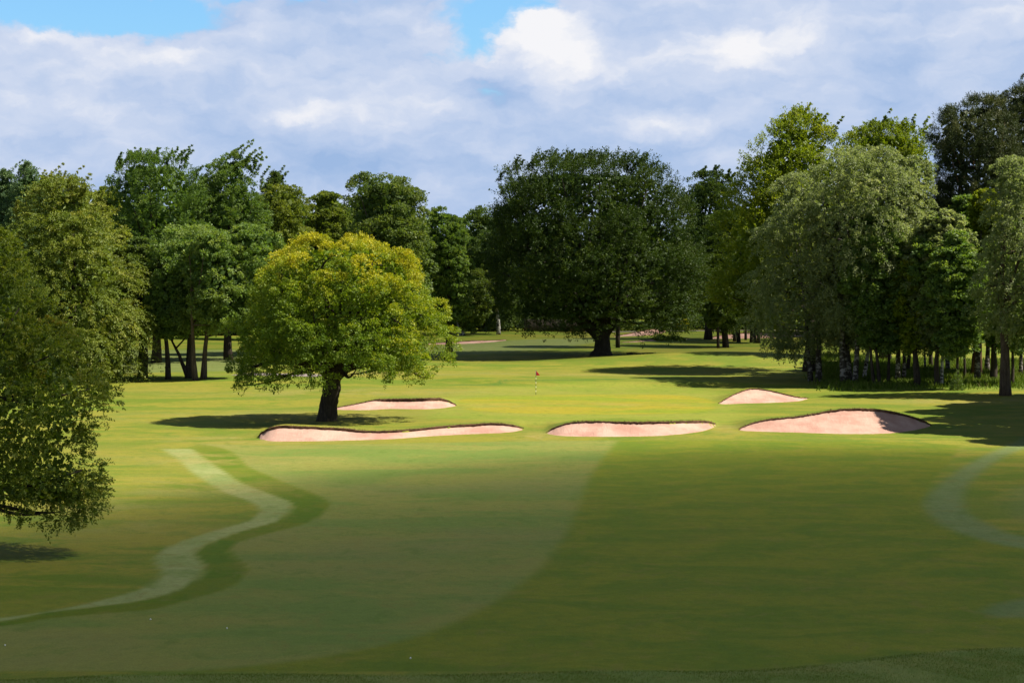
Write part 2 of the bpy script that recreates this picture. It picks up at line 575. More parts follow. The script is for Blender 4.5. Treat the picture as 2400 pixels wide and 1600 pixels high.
# tall fringe lines of uncut grass
lineA = flat([(1080, 903), (1150, 903), (1190, 899), (1300, 898), (1400, 896), (1450, 893)])
m_tuft = np.zeros_like(GX)
for i in range(len(lineA) - 1):
    a, b_ = lineA[i], lineA[i + 1]
    e = b_ - a
    t = np.clip(((GX - a[0]) * e[0] + (GY - a[1]) * e[1]) / (e @ e), 0, 1)
    m_tuft = np.maximum(m_tuft, np.exp(-((GX - a[0] - t * e[0]) ** 2 + (GY - a[1] - t * e[1]) ** 2) / .55))
# long grass under the birch wood
m_long = smooth(27, 33, GX - .12 * (GY - 190)) * smooth(176, 184, GY) * (1 - smooth(225, 240, GY))

m, w, out = material('turf')
geo = w.new('ShaderNodeNewGeometry')
P = geo.outputs['Position']
A = w.attr
nb, _ = w.noise(P, .045, 4, .55)                       # broad tone
ns, _ = w.noise(w.scale(P, (.075, .16, 1)), 1.0, 8, .62, .8)     # streaky patches
nm, _ = w.noise(w.scale(P, (.22, .34, 1)), 1.0, 8, .72, .6)
nf, _ = w.noise(P, 2.2, 6, .75)
nv, _ = w.noise(P, 14.0, 3, .7)
rough_ = w.mix(w.rng(ns, .40, .60), (.092, .130, .009), (.168, .160, .017))
rough_ = w.mix(w.rng(nm, .48, .64), rough_, (.085, .130, .008))
rough_ = w.mix(w.m('MULTIPLY', w.rng(nb, .5, .66), .5), rough_, (.170, .152, .022))
fr = w.mix(w.rng(nm, .40, .60), (.082, .120, .005), (.124, .138, .007))
fr = w.mix(w.m('MULTIPLY', w.rng(ns, .52, .75), .55), fr, (.128, .126, .012))
fl = w.mix(w.rng(ns, .40, .60), (.108, .150, .026), (.155, .162, .032))
fl = w.mix(w.m('MULTIPLY', w.rng(nb, .48, .62), .6), fl, (.145, .146, .040))
pal = w.mix(w.rng(nm, .40, .60), (.160, .195, .056), (.200, .222, .078))
bnd = w.mix(w.rng(nm, .42, .60), (.066, .112, .003), (.094, .118, .005))
grn = w.mix(w.rng(ns, .40, .60), (.150, .182, .010), (.220, .188, .012))
farc = w.mix(w.rng(ns, .40, .60), (.110, .140, .034), (.132, .156, .044))
dryc = w.mix(w.rng(nm, .40, .60), (.180, .150, .026), (.235, .190, .055))
lng = w.mix(w.rng(nm, .40, .60), (.085, .150, .012), (.12, .16, .02))
c = rough_
apr = w.mix(w.rng(ns, .40, .60), (.138, .170, .016), (.170, .180, .022))
c = w.mix(A('apron'), c, apr)
c = w.mix(A('fair'), c, fr)
c = w.mix(A('left'), c, fl)
c = w.mix(A('band'), c, bnd)
c = w.mix(A('pale'), c, pal)
c = w.mix(A('strip'), c, w.mix(w.rng(nm, .40, .60), (.100, .136, .044), (.122, .155, .056)))
c = w.mix(A('green'), c, grn)
c = w.mix(A('farfair'), c, farc)
c = w.mix(A('long'), c, lng)
c = w.mix(w.m('MULTIPLY', A('dry'), w.rng(nm, .36, .56)), c, dryc)
c = w.mix(w.m('MULTIPLY', A('tuft'), w.rng(nf, .35, .6)), c, (.045, .10, .012))
bk = w.mix(w.rng(nm, .40, .60), (.092, .130, .022), (.135, .158, .040))
c = w.mix(A('bank'), c, bk)
n5, _ = w.noise(w.scale(P, (.8, .55, 1)), 1.0, 7, .72, .5)
c = w.mix(w.m('MULTIPLY', w.rng(n5, .52, .66), .38), c, (.150, .128, .026))
c = w.mix(w.m('MULTIPLY', w.rng(n5, .48, .36), .35), c, (.066, .112, .010))
# scattered bare and clover specks
c = w.mix(w.m('MULTIPLY', w.rng(nf, .62, .75), .35), c, (.15, .12, .05))
fine = w.m('ADD', w.m('MULTIPLY', w.m('SUBTRACT', nf, .5), .55), w.m('MULTIPLY', w.m('SUBTRACT', nv, .5), .9))
c = w.mix(1.0, c, w.rng(fine, -.35, .35, .62, 1.38, 'LINEAR'), 'MULTIPLY')
hgt = w.m('ADD', w.m('MULTIPLY', nf, 1.0), w.m('MULTIPLY', nv, .5))
p = principled(w, c, .92, .15, bump(w, hgt, .45, .05))
w.l.new(p.outputs[0], out.inputs[0])
M_TURF = m

ny, nx = GX.shape
ii = (np.arange(ny - 1)[:, None] * nx + np.arange(nx - 1)[None])
Q = np.stack([ii, ii + 1, ii + nx + 1, ii + nx], -1).reshape(-1, 4)
at_ = {k: ('POINT', v.ravel()) for k, v in dict(fair=m_fair, left=m_left, pale=m_pale, strip=m_rs, green=m_green, apron=m_apron * (1 - m_green),
                                               farfair=m_farf, bank=m_bank, band=m_band, dry=m_dry, tuft=m_tuft, long=m_long).items()}
ground = mesh_obj('ground', np.stack([GX, GY, GZ], -1).reshape(-1, 3), Q, M_TURF, None, True, at_)
tag(ground, kind='structure')

# ------------------------------------------------------------------ bunkers
m, w, out = material('pink_sand')
tc = w.new('ShaderNodeNewGeometry').outputs['Position']
n1, _ = w.noise(w.scale(tc, (.5, .5, 1.2)), 1.0, 5, .6)
n2, _ = w.noise(tc, 5.0, 5, .65)
n3, _ = w.noise(w.scale(tc, (1.2, .25, .25)), 3.0, 4, .6, .5)
c = w.mix(w.rng(n1, .32, .68), (.325, .182, .140), (.425, .275, .217))
c = w.mix(w.m('MULTIPLY', w.rng(n2, .58, .75), .35), c, (.28, .145, .11))
p = principled(w, c, .95, .1, bump(w, w.m('ADD', w.m('MULTIPLY', n2, .7), n3), .5, .08))
w.l.new(p.outputs[0], out.inputs[0])
M_SAND = m
M_LIP = plain('bunker_edge_soil', (.085, .046, .028), .95, .5, 3.0, .8, .1)
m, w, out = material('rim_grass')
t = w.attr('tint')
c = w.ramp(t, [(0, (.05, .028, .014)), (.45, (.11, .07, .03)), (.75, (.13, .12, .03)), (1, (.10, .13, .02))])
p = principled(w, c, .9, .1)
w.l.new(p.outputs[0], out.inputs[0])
M_RIM = m


def blades(P, D, L, W, tint):
    """P roots, D unit directions, lengths, widths -> quads (thin upright leaves)"""
    n = len(P)
    s_ = np.cross(D, rng.normal(0, 1, (n, 3)))
    s_ /= np.linalg.norm(s_, axis=1)[:, None] + 1e-9
    a = P - s_ * (W * .5)[:, None]
    b = P + s_ * (W * .5)[:, None]
    cc = P + D * L[:, None] + s_ * (W * .12)[:, None]
    d = P + D * L[:, None] - s_ * (W * .12)[:, None]
    V = np.stack([a, b, cc, d], 1).reshape(-1, 3)
    return V, np.arange(4 * n).reshape(-1, 4), tint


for key, b in BUNK.items():
    Fp, Bp = b['F'], b['B']
    root = empty('sand_bunker', (Fp[:, 0].mean(), Fp[:, 1].mean(), 0))
    tag(root, b['label'], 'bunker', 'sand bunkers on the course')
    o0 = np.array(root.location)
    n = len(Fp)
    nt = 16
    px = np.linspace(0, 1, n)
    liph = b['lip'] * b['px2m']
    hv = np.clip((Bp[:, 2] - Fp[:, 2]), 0, None)
    lipv = .56 * np.minimum(liph * (.65 + .5 * np.interp(np.arange(n), np.arange(0, n + 6, 6), rng.random(len(np.arange(0, n + 6, 6))))), hv * .45 + .02)
    if key == 'green_left':
        lipv *= smooth(.3, .45, px) * .9 + .25
    if key in ('front_right', 'green_right', 'front_middle'):
        lipv *= .55 + .45 * smooth(.3, .6, px) if key != 'green_right' else .6
    V = []
    for j in range(nt):
        t = j / (nt - 1)
        g = t ** 1.7 * .80 + t * .20
        q = Fp * (1 - t) + Bp * t
        q[:, 2] = Fp[:, 2] - .04 + (Bp[:, 2] - lipv - Fp[:, 2] + .04) * g - .16 * math.sin(math.pi * t) * np.minimum(1, hv * 1.2)
        q[:, 2] += rng.normal(0, .006, n)
        V.append(q)
    V = np.array(V)
    # tuck the ends into the turf
    V[:, 0, 2] -= .05
    V[:, -1, 2] -= .05
    Vs = V.reshape(-1, 3) - o0
    ii = np.arange(nt - 1)[:, None] * n + np.arange(n - 1)[None]
    mesh_obj('sand', Vs, np.stack([ii, ii + 1, ii + n + 1, ii + n], -1).reshape(-1, 4), M_SAND, root, True)
    # soil lip: from the sand's top up to an overhanging turf rim
    jit = rng.normal(0, .025, n)
    topS = V[-1]
    rows = []
    rows.append(topS + np.stack([0 * jit, -.05 + 0 * jit, -.06 + 0 * jit], -1))
    rows.append(topS * .5 + Bp * .5 + np.stack([0 * jit, -.06 + jit, 0 * jit], -1))
    rows.append(Bp + np.stack([0 * jit, -.10 + jit, -.02 + jit * .5], -1))
    rows.append(Bp + np.stack([0 * jit, .0 * jit, .03 + jit * .4], -1))
    rows.append(Bp + np.stack([0 * jit, .5 + 0 * jit, .01 + 0 * jit], -1))
    rows.append(Bp + np.stack([0 * jit, .6 + 0 * jit, -.25 + 0 * jit], -1))
    rows = np.array(rows)
    ii = np.arange(len(rows) - 2)[:, None] * n + np.arange(n - 1)[None]
    ii = np.arange(3)[:, None] * n + np.arange(n - 1)[None]
    mesh_obj('soil_edge', rows[:4].reshape(-1, 3) - o0, np.stack([ii, ii + 1, ii + n + 1, ii + n], -1).reshape(-1, 4), M_LIP, root, True)
    # ragged grass along the rim
    dens = 60 if Fp[:, 1].mean() < 200 else 14
    Ltot = np.linalg.norm(np.diff(Bp, axis=0), axis=1).sum()
    k = int(Ltot * dens)
    u = rng.random(k) * (n - 1)
    i0 = np.floor(u).astype(int)
    fr_ = (u - i0)[:, None]
    Pp = Bp[i0] * (1 - fr_) + Bp[np.minimum(i0 + 1, n - 1)] * fr_
    Pp = Pp + np.stack([rng.normal(0, .03, k), rng.uniform(-.12, .35, k), rng.uniform(-.03, .02, k)], -1)
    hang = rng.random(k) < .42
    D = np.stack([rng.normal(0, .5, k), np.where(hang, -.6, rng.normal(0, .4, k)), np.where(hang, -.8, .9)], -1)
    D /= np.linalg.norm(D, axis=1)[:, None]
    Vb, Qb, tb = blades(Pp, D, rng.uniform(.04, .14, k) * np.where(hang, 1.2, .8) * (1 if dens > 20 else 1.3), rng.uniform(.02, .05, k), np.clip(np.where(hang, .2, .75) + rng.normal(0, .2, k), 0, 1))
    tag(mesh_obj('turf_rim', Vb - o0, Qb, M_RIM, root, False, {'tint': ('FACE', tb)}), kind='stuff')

# ------------------------------------------------------------------ tree materials


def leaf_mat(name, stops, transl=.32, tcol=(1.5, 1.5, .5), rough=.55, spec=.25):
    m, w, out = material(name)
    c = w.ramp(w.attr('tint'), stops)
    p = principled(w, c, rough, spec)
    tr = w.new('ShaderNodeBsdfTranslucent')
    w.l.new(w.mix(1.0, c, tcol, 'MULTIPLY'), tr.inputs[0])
    mx = w.new('ShaderNodeMixShader')
    mx.inputs[0].default_value = transl
    w.l.new(p.outputs[0], mx.inputs[1])
    w.l.new(tr.outputs[0], mx.inputs[2])
    w.l.new(mx.outputs[0], out.inputs[0])
    return m


LM = {
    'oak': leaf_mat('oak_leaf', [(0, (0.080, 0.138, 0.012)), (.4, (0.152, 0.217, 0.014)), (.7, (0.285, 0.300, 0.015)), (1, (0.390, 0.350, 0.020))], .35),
    'beech': leaf_mat('beech_leaf', [(0, (0.026, 0.052, 0.008)), (.5, (0.047, 0.081, 0.012)), (1, (0.091, 0.124, 0.016))], .25),
    'sycamore': leaf_mat('sycamore_leaf', [(0, (0.066, 0.125, 0.024)), (.5, (0.122, 0.192, 0.042)), (1, (0.205, 0.258, 0.068))], .40),
    'limegreen': leaf_mat('young_beech_leaf', [(0, (.085, .130, .008)), (.5, (.142, .190, .010)), (1, (.245, .255, .014))], .40),
    'darkgreen': leaf_mat('dark_leaf', [(0, (0.048, 0.086, 0.020)), (.5, (0.091, 0.139, 0.029)), (1, (0.164, 0.200, 0.046))], .40),
    'olive': leaf_mat('olive_leaf', [(0, (0.101, 0.149, 0.023)), (.5, (0.174, 0.219, 0.034)), (1, (0.267, 0.289, 0.050))], .40),
    'birch': leaf_mat('birch_leaf', [(0, (0.120, 0.157, 0.058)), (.5, (0.198, 0.235, 0.094)), (1, (0.291, 0.304, 0.144))], .50, (1.35, 1.4, .75), .5, .35),
    'cypress': leaf_mat('cypress_spray', [(0, (.065, .105, .014)), (.5, (.145, .185, .026)), (1, (.245, .245, .042))], .3),
    'spruce': leaf_mat('spruce_needle', [(0, (0.058, 0.114, 0.042)), (.5, (0.114, 0.183, 0.070)), (1, (0.198, 0.260, 0.104))], .15),
    'pine': leaf_mat('pine_needle', [(0, (0.024, 0.036, 0.012)), (.5, (0.051, 0.069, 0.021)), (1, (0.120, 0.120, 0.039))], .12),
    'maple': leaf_mat('maple_leaf', [(0, (.062, .105, .011)), (.5, (.130, .172, .018)), (.85, (.215, .215, .022)), (1, (.25, .155, .022))], .42),
}


def bark(name, a, b_, scale=2.0, blotch=None):
    m, w, out = material(name)
    tc = w.new('ShaderNodeTexCoord').outputs['Object']
    f, _ = w.noise(w.scale(tc, (3, 3, .6)), scale, 6, .65, .4)
    c = w.mix(w.rng(f, .3, .7), a, b_)
    if blotch:
        g, _ = w.noise(w.scale(tc, (1.2, 1.2, 2.2)), 1.6, 4, .6)
        c = w.mix(w.rng(g, .50, .58), c, blotch)
    p = principled(w, c, .9, .15, bump(w, f, .9, .08))
    w.l.new(p.outputs[0], out.inputs[0])
    return m


BK = {
    'oak': bark('oak_bark', (.018, .014, .010), (.055, .045, .032)),
    'beech': bark('beech_bark', (.030, .026, .020), (.06, .052, .04)),
    'sycamore': bark('sycamore_bark', (.05, .036, .024), (.11, .082, .055)),
    'birch': bark('birch_bark', (.30, .28, .25), (.52, .50, .46), 2.0, (.03, .025, .02)),
    'birch_dark': bark('old_birch_bark', (.028, .022, .017), (.07, .06, .048), 2.0, (.26, .24, .21)),
    'pine': bark('pine_bark', (.06, .034, .020), (.13, .072, .040)),
    'dark': bark('dark_bark', (.025, .019, .014), (.06, .047, .035)),
}

# species: a out, u up, r random weights of the sprays; pr spray radius (m); e elongation; fl flatness; droop;
# nl leaves per spray; lw leaf width/length; kc, ku, kn what the leaf faces (spray centre outward, up, random)
SP = {
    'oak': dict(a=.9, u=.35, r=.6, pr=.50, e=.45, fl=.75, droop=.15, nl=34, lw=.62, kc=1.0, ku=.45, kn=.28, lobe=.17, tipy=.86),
    'beech': dict(a=.8, u=.25, r=.45, pr=.42, e=2.0, fl=.45, droop=.05, nl=34, lw=.5, kc=.7, ku=.8, kn=.26, lobe=.15, wind=(.35, 0, .28)),
    'sycamore': dict(a=.9, u=.35, r=.7, pr=.62, e=.35, fl=.75, droop=.2, nl=34, lw=.72, kc=1.0, ku=.5, kn=.28, lobe=.21),
    'limegreen': dict(a=.9, u=.30, r=.5, pr=.50, e=1.5, fl=.5, droop=.10, nl=32, lw=.6, kc=.8, ku=.7, kn=.26, lobe=.19, wind=(-.1, 0, .2)),
    'darkgreen': dict(a=.9, u=.3, r=.7, pr=.60, e=.5, fl=.7, droop=.2, nl=32, lw=.65, kc=1.0, ku=.5, kn=.28, lobe=.21),
    'olive': dict(a=.9, u=.35, r=.7, pr=.52, e=.8, fl=.7, droop=.15, nl=32, lw=.6, kc=.9, ku=.5, kn=.3, lobe=.20),
    'birch': dict(a=.65, u=.02, r=.40, pr=.42, e=1.5, fl=.85, droop=.75, nl=36, lw=.62, kc=.9, ku=.45, kn=.34, lobe=.17),
    'cypress': dict(a=1.0, u=.10, r=.32, pr=.40, e=2.8, fl=.42, droop=.75, nl=44, lw=.42, kc=.7, ku=.75, kn=.25, lobe=.15),
    'spruce': dict(a=.9, u=.2, r=.45, pr=.40, e=1.7, fl=.55, droop=.35, nl=34, lw=.34, kc=.8, ku=.6, kn=.3, lobe=.14),
    'pine': dict(a=.75, u=.6, r=.4, pr=.50, e=1.2, fl=.9, droop=-.1, nl=46, lw=.20, kc=.9, ku=.3, kn=.5, lobe=.16, radial=1.0),
    'maple': dict(a=.9, u=.12, r=.55, pr=.25, e=2.2, fl=.45, droop=.28, nl=30, lw=.6, kc=.7, ku=.8, kn=.28, lobe=.115),
}


def unit(v):
    return v / (np.linalg.norm(v, axis=-1, keepdims=True) + 1e-9)


def leaves(P, Tw, N, size, lw, tint):
    """diamond leaves with a slight fold"""
    n = len(P)
    l = unit(Tw)
    nrm = N - l * (N * l).sum(1, keepdims=True)
    nrm = unit(nrm)
    s_ = np.cross(l, nrm)
    h = (size * .5)[:, None]
    hw = (size * lw * .5)[:, None]
    fold = hw * .25
    mid = P + l * h * .9
    V = np.stack([P, mid + s_ * hw + nrm * fold, P + l * h * 2, mid - s_ * hw + nrm * fold], 1).reshape(-1, 3)
    return V


def crown_mesh(outl, sp, leaf, dens=1.0, depth=.9, seed=0, shoots=0, gap=0.0, hollow=True, back=.55, tint0=.45, bot_open=0.0, lobes_extra=(), fill=2.4):
    """outl: rows (z, xl, xr) in local metres, ascending z. Returns V, tint, lobes"""
    g = np.random.default_rng(seed)
    S = SP[sp]
    outl = np.array(sorted(outl), float)
    z, xl, xr = outl.T
    hwm = ((xr - xl) / 2).max()
    H = z[-1] - z[0]
    zz = np.linspace(z[0], z[-1], 200)
    hw = np.interp(zz, z, (xr - xl) / 2)
    cxx = np.interp(zz, z, (xr + xl) / 2)
    lr0 = S['lobe'] * min(hwm * 1.15, max(H * .55, hwm * .5)) * 1.25
    area = np.sum(2 * math.pi * hw) * (zz[1] - zz[0])
    nlob = int(max(14, area / (lr0 * lr0 * 1.25)))
    cdf = np.cumsum(hw + .15 * hwm)
    cdf /= cdf[-1]
    lz = np.interp(g.random(nlob), cdf, zz)
    th = g.random(nlob) * 2 * math.pi
    lr = lr0 * g.uniform(.6, 1.25, nlob)
    hwz = np.interp(lz, zz, hw)
    lr = np.minimum(lr, hwz * .75 + .25 * lr0)
    rad = np.maximum(hwz - lr * .72, 0)
    # some lobes deeper inside
    deep = g.random(nlob) < .22
    rad = np.where(deep, rad * g.uniform(.3, .8, nlob), rad * g.uniform(.9, 1.0, nlob))
    lz2 = np.minimum(lz, z[-1] - lr * .62)
    lz2 = np.maximum(lz2, z[0] + lr * .3)
    C = np.stack([np.interp(lz2, zz, cxx) + np.cos(th) * rad, np.sin(th) * rad * depth, lz2], -1)
    if len(lobes_extra):
        E = np.array(lobes_extra, float)
        C = np.vstack([C, E[:, :3]])
        lr = np.concatenate([lr, E[:, 3]])
        nlob = len(C)
    ctr = np.array([cxx.mean(), 0, z[0] + H * .42])
    outw = unit((C - ctr) / np.array([hwm, hwm * depth, H * .55]))
    ltint = g.normal(0, .12, nlob)
    # leaves needed
    cover_area = leaf * leaf * S['lw'] * .5
    nl = S['nl']
    ntw_tot = area * 2.3 * dens / cover_area / nl
    share = lr ** 2 / np.sum(lr ** 2)
    share = share * np.where(C[:, 1] > .35 * hwm * depth, back, 1.0)
    cnt = np.maximum(5, (ntw_tot * share)).astype(int)
    li = np.repeat(np.arange(nlob), cnt)
    n = len(li)
    d = unit(g.normal(0, 1, (n, 3)))
    # sprays sit mostly on the outer, upper side of each lobe
    d = unit(d + outw[li] * .5 + np.array([0, 0, .50]))
    ar = np.maximum(lr[li] - S['pr'] * .5, .3 * lr[li]) * g.uniform(.45, 1.0, n) ** .4
    A_ = C[li] + d * ar[:, None] * np.array([1, 1, .85])
    wind = np.array(S.get('wind', (0, 0, 0)))
    td = unit(d * S['a'] * .7 + outw[li] * S['a'] * .4 + np.array([0, 0, S['u']]) + g.normal(0, 1, (n, 3)) * S['r'] * .6 + wind)
    prr = S['pr'] * g.uniform(.6, 1.25, n) * min(1.0, max(.5, lr0 / 1.7)) * max(1.0, min(1.6, leaf / .22))
    el_ = np.full(n, S['e'])
    # long shoots at the top
    if shoots:
        zt = np.interp(.9, cdf, zz)
        k = int(shoots)
        x0 = np.interp(z[-1] - .02 * H, zz, cxx) + g.uniform(-1, 1, k) * np.interp(z[-1] - .18 * H, zz, hw)
        zs_ = np.interp(np.abs(x0 - np.interp(z[-1], zz, cxx)), hw[::-1], zz[::-1])
        A2 = np.stack([x0, g.uniform(-.4, .4, k) * hwm * .5, zs_ - g.uniform(.2, 1.0, k)], -1)
        rep = 8
        base = np.repeat(A2, rep, 0)
        ax = unit(np.repeat(np.stack([g.normal(.15, .3, k), g.normal(0, .3, k), np.ones(k)], -1), rep, 0))
        Ls = np.repeat(g.uniform(.9, 2.4, k), rep)
        tt = np.tile(np.linspace(0, 1, rep), k)
        A_ = np.vstack([A_, base + ax * (Ls * tt)[:, None] + np.stack([.4 * tt ** 2 * Ls, 0 * tt, 0 * tt], -1)])
        td = np.vstack([td, unit(ax * 1.2 + g.normal(0, .5, (len(base), 3)))])
        prr = np.concatenate([prr, .30 * (1.05 - .75 * tt)])
        el_ = np.concatenate([el_, np.full(len(base), 1.0)])
        li = np.concatenate([li, np.full(len(base), nlob - 1)])
        d = np.vstack([d, td[n:]])
        n = len(li)
    if gap > 0:
        # holes: drop sprays where a coarse random field is low
        fld = np.sin(A_[:, 0] * 1.7 + seed) * np.sin(A_[:, 2] * 1.5 + 2 * seed) + .6 * np.sin(A_[:, 0] * 3.1 + A_[:, 2] * 2.7)
        keep = (fld > -1.6 + gap * 1.6) | (g.random(n) > .8)
        A_, td, prr, li, el_, d = A_[keep], td[keep], prr[keep], li[keep], el_[keep], d[keep]
        n = len(li)
    d2 = unit(g.normal(0, 1, (n, nl, 3)) + (d * .5)[:, None] + np.array([0, 0, .35]))
    rr = g.uniform(.35, 1.0, (n, nl)) ** .6
    u_ = g.uniform(0, 1, (n, nl))
    taper = 1 - .55 * u_ * np.minimum(1, el_)[:, None]
    off = d2 * (rr * prr[:, None] * taper)[..., None] * np.array([1, 1, S['fl']])
    Pp = A_[:, None] + off + td[:, None] * (u_ * (el_ * prr * 1.6)[:, None])[..., None]
    Pp[..., 2] -= S['droop'] * (prr * (1 + el_))[:, None] * u_ ** 1.7
    Pp = Pp.reshape(-1, 3)
    d2 = d2.reshape(-1, 3)
    m_ = len(Pp)
    rad_ = S.get('radial', .35)
    Tw = np.repeat(td, nl, 0) * .6 + d2 * rad_ + g.normal(0, .45, (m_, 3)) + np.array([0, 0, -.5 * S['droop']])
    lob = np.repeat(li, nl)
    Nn = d2 * S['kc'] + np.repeat(d, nl, 0) * .45 + np.array([0, 0, 1.0]) * S['ku'] + g.normal(0, S['kn'], (m_, 3))
    tw_t = np.repeat(g.normal(0, .10, n), nl)
    tint = tint0 + ltint[lob] + tw_t + g.normal(0, .08, m_) + .10 * (u_.ravel() - .5)
    if S.get('tipy'):  # yellow young leaves towards the top; sunny right side lightened in the tint too
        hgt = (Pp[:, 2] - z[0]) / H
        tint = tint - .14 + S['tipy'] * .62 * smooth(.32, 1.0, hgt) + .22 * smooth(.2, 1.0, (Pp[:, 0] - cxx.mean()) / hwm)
    size = leaf * g.uniform(.65, 1.25, m_)
    V = leaves(Pp, Tw, Nn, size, S['lw'], tint)
    # inner foliage that closes the crown
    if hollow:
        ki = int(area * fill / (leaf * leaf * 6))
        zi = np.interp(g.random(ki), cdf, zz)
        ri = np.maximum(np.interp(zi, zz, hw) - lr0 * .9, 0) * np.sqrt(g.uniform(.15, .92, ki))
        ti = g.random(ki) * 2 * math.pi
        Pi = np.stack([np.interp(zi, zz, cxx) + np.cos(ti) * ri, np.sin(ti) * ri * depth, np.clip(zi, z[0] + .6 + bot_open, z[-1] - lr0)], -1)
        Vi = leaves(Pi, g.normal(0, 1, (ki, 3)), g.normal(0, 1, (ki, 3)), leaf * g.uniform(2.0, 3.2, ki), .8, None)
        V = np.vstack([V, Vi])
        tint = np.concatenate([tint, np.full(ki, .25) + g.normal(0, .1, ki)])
    return V, np.clip(tint, 0, 1), C, lr


def qcurve(a, b_, c_, n):
    t = np.linspace(0, 1, n)[:, None]
    return a * (1 - t) ** 2 + 2 * b_ * t * (1 - t) + c_ * t * t


def trunk_mesh(mb, base_r, top, lobes, nlimb, seed, fork=.35, path=None, flare=1.6, limb_r=.42, lean=(0, 0)):
    """main stem from the ground to `top` (z) and limbs out to crown lobes"""
    g = np.random.default_rng(seed + 100)
    if path is None:
        n = 12
        z = np.linspace(-.3, top, n)
        wob = np.cumsum(g.normal(0, base_r * .16, (n, 2)), 0)
        wob -= wob[0]
        path = np.stack([wob[:, 0] + lean[0] * z / top, wob[:, 1] + lean[1] * z / top, z], -1)
    path = np.asarray(path, float)
    t = np.linspace(0, 1, len(path))
    r = base_r * (1 - .82 * t ** 1.1) * (1 + (flare - 1) * np.exp(-t * len(path) * .55))
    mb.tube(path, np.maximum(r, .03), 12, .03)
    if nlimb and lobes is not None and len(lobes):
        pick = g.choice(len(lobes), min(nlimb, len(lobes)), replace=False)
        for i in pick:
            c_ = lobes[i]
            s_ = g.uniform(fork, .85)
            zs = s_ * top
            if c_[2] < zs:
                zs = max(fork * top * .8, c_[2] - 1.0)
                s_ = zs / top
            k = min(len(path) - 1, max(1, int(np.searchsorted(path[:, 2], zs))))
            a = path[k]
            mid = a * .45 + c_ * .55 + np.array([0, 0, -.12 * np.linalg.norm(c_[:2] - a[:2])]) + g.normal(0, .25, 3)
            q = qcurve(a, mid, c_, 8)
            r0 = min(r[k] * .75, base_r * limb_r)
            mb.tube(q, np.linspace(r0, max(.025, r0 * .18), 8), 7, .04)


def px_outline(outline, base, Y):
    """photo rows (y, xl, xr) to local metres at depth Y"""
    o = []
    for y, a, b_ in outline:
        p = at(a, y, Y)
        q = at(b_, y, Y)
        o.append((p[2] - base[2], p[0] - base[0], q[0] - base[0]))
    return o


def tree(label, cat, sp, base, outline, leaf_px=2.3, trunk_r=.3, bark_='dark', nlimb=12, name=None, group=None, trunk_top=.75, path=None, extra_trunks=(), leafmat=None, fork=.35, flare=1.6, lean=(0, 0), dyn=None, **kw):
    """base: ground point. outline in photo pixels at the tree's depth."""
    root = empty(name or (sp + '_tree'), base)
    tag(root, label, cat, group)
    Y = base[1]
    ol = px_outline(outline, base, Y)
    leaf = leaf_px * .84 * Y / (F * 1024 / 2400)
    V, tint, C, lr = crown_mesh(ol, sp, leaf, **kw)
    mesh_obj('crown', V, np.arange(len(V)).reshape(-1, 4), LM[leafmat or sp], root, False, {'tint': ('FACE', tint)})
    zt = max(o[0] for o in ol)
    mb = MB()
    trunk_mesh(mb, trunk_r, zt * trunk_top, C, nlimb, kw.get('seed', 0), fork, path, flare, lean=lean)
    for (dx, dy, r_, lx, hfrac) in extra_trunks:
        n = 9
        z_ = np.linspace(-.3, zt * hfrac, n)
        pth = np.stack([dx + lx * (z_ / z_[-1]) + np.cumsum(rng.normal(0, .05, n)), dy + 0 * z_, z_], -1)
        trunk_mesh(mb, r_, zt * hfrac, C, 4, kw.get('seed', 0) + 7, .5, pth, 1.4)
    mb.build('trunk', BK[bark_], root, True)
    return root


def at_depth(px, D):
    """ground point under a pixel column at depth D"""
    x = (px - 1200) / F * D
    return np.array([x, D, gz(x, D)])


# ------------------------------------------------------------------ the spreading oak
base = gp(767, 986)
oak = empty('oak_tree', base)
tag(oak, 'spreading oak with yellow-green crown and thick dark trunk alone on the rough', 'tree')
Yo = base[1]
oak_ol = [(556, 738, 828), (566, 700, 888), (590, 662, 958), (618, 628, 984), (650, 604, 1000), (690, 586, 1010), (730, 562, 1018), (762, 545, 1024), (800, 548, 1044), (835, 556, 1056), (865, 560, 1040), (890, 575, 1000)]
ol = px_outline(oak_ol, base, Yo)
pm = Yo / F


def ol_pt(px, py, dy=0.0):
    p = at(px, py, Yo)
    return np.array([p[0] - base[0], dy, p[2] - base[2]])


ext = []
for (x, y, dy, r_) in [(575, 885, 1.5, .9), (600, 880, -3, 1.0), (640, 880, -5, .9), (570, 860, -1, 1.2), (690, 870, 5, 1.0), (955, 858, -3, .9), (985, 870, -1.5, .8), (1008, 878, 0, .6), (1042, 812, 1, 1.2), (1040, 840, -2, 1.1), (1048, 790, 2, 1.0), (1020, 760, -2, 1.2), (1025, 730, 1, 1.2), (900, 855, -5, .9), (552, 770, 0, 1.0), (655, 893, -4, .55), (562, 905, .5, .5)]:
    q = ol_pt(x, y, dy)
    ext.append((q[0], q[1], q[2], r_))
V, tint, C, lr = crown_mesh(ol, 'oak', 1.9 * Yo / (F * 1024 / 2400), dens=1.0, depth=.92, seed=3, gap=.28, lobes_extra=ext, tint0=.36, bot_open=1.2, back=.7)
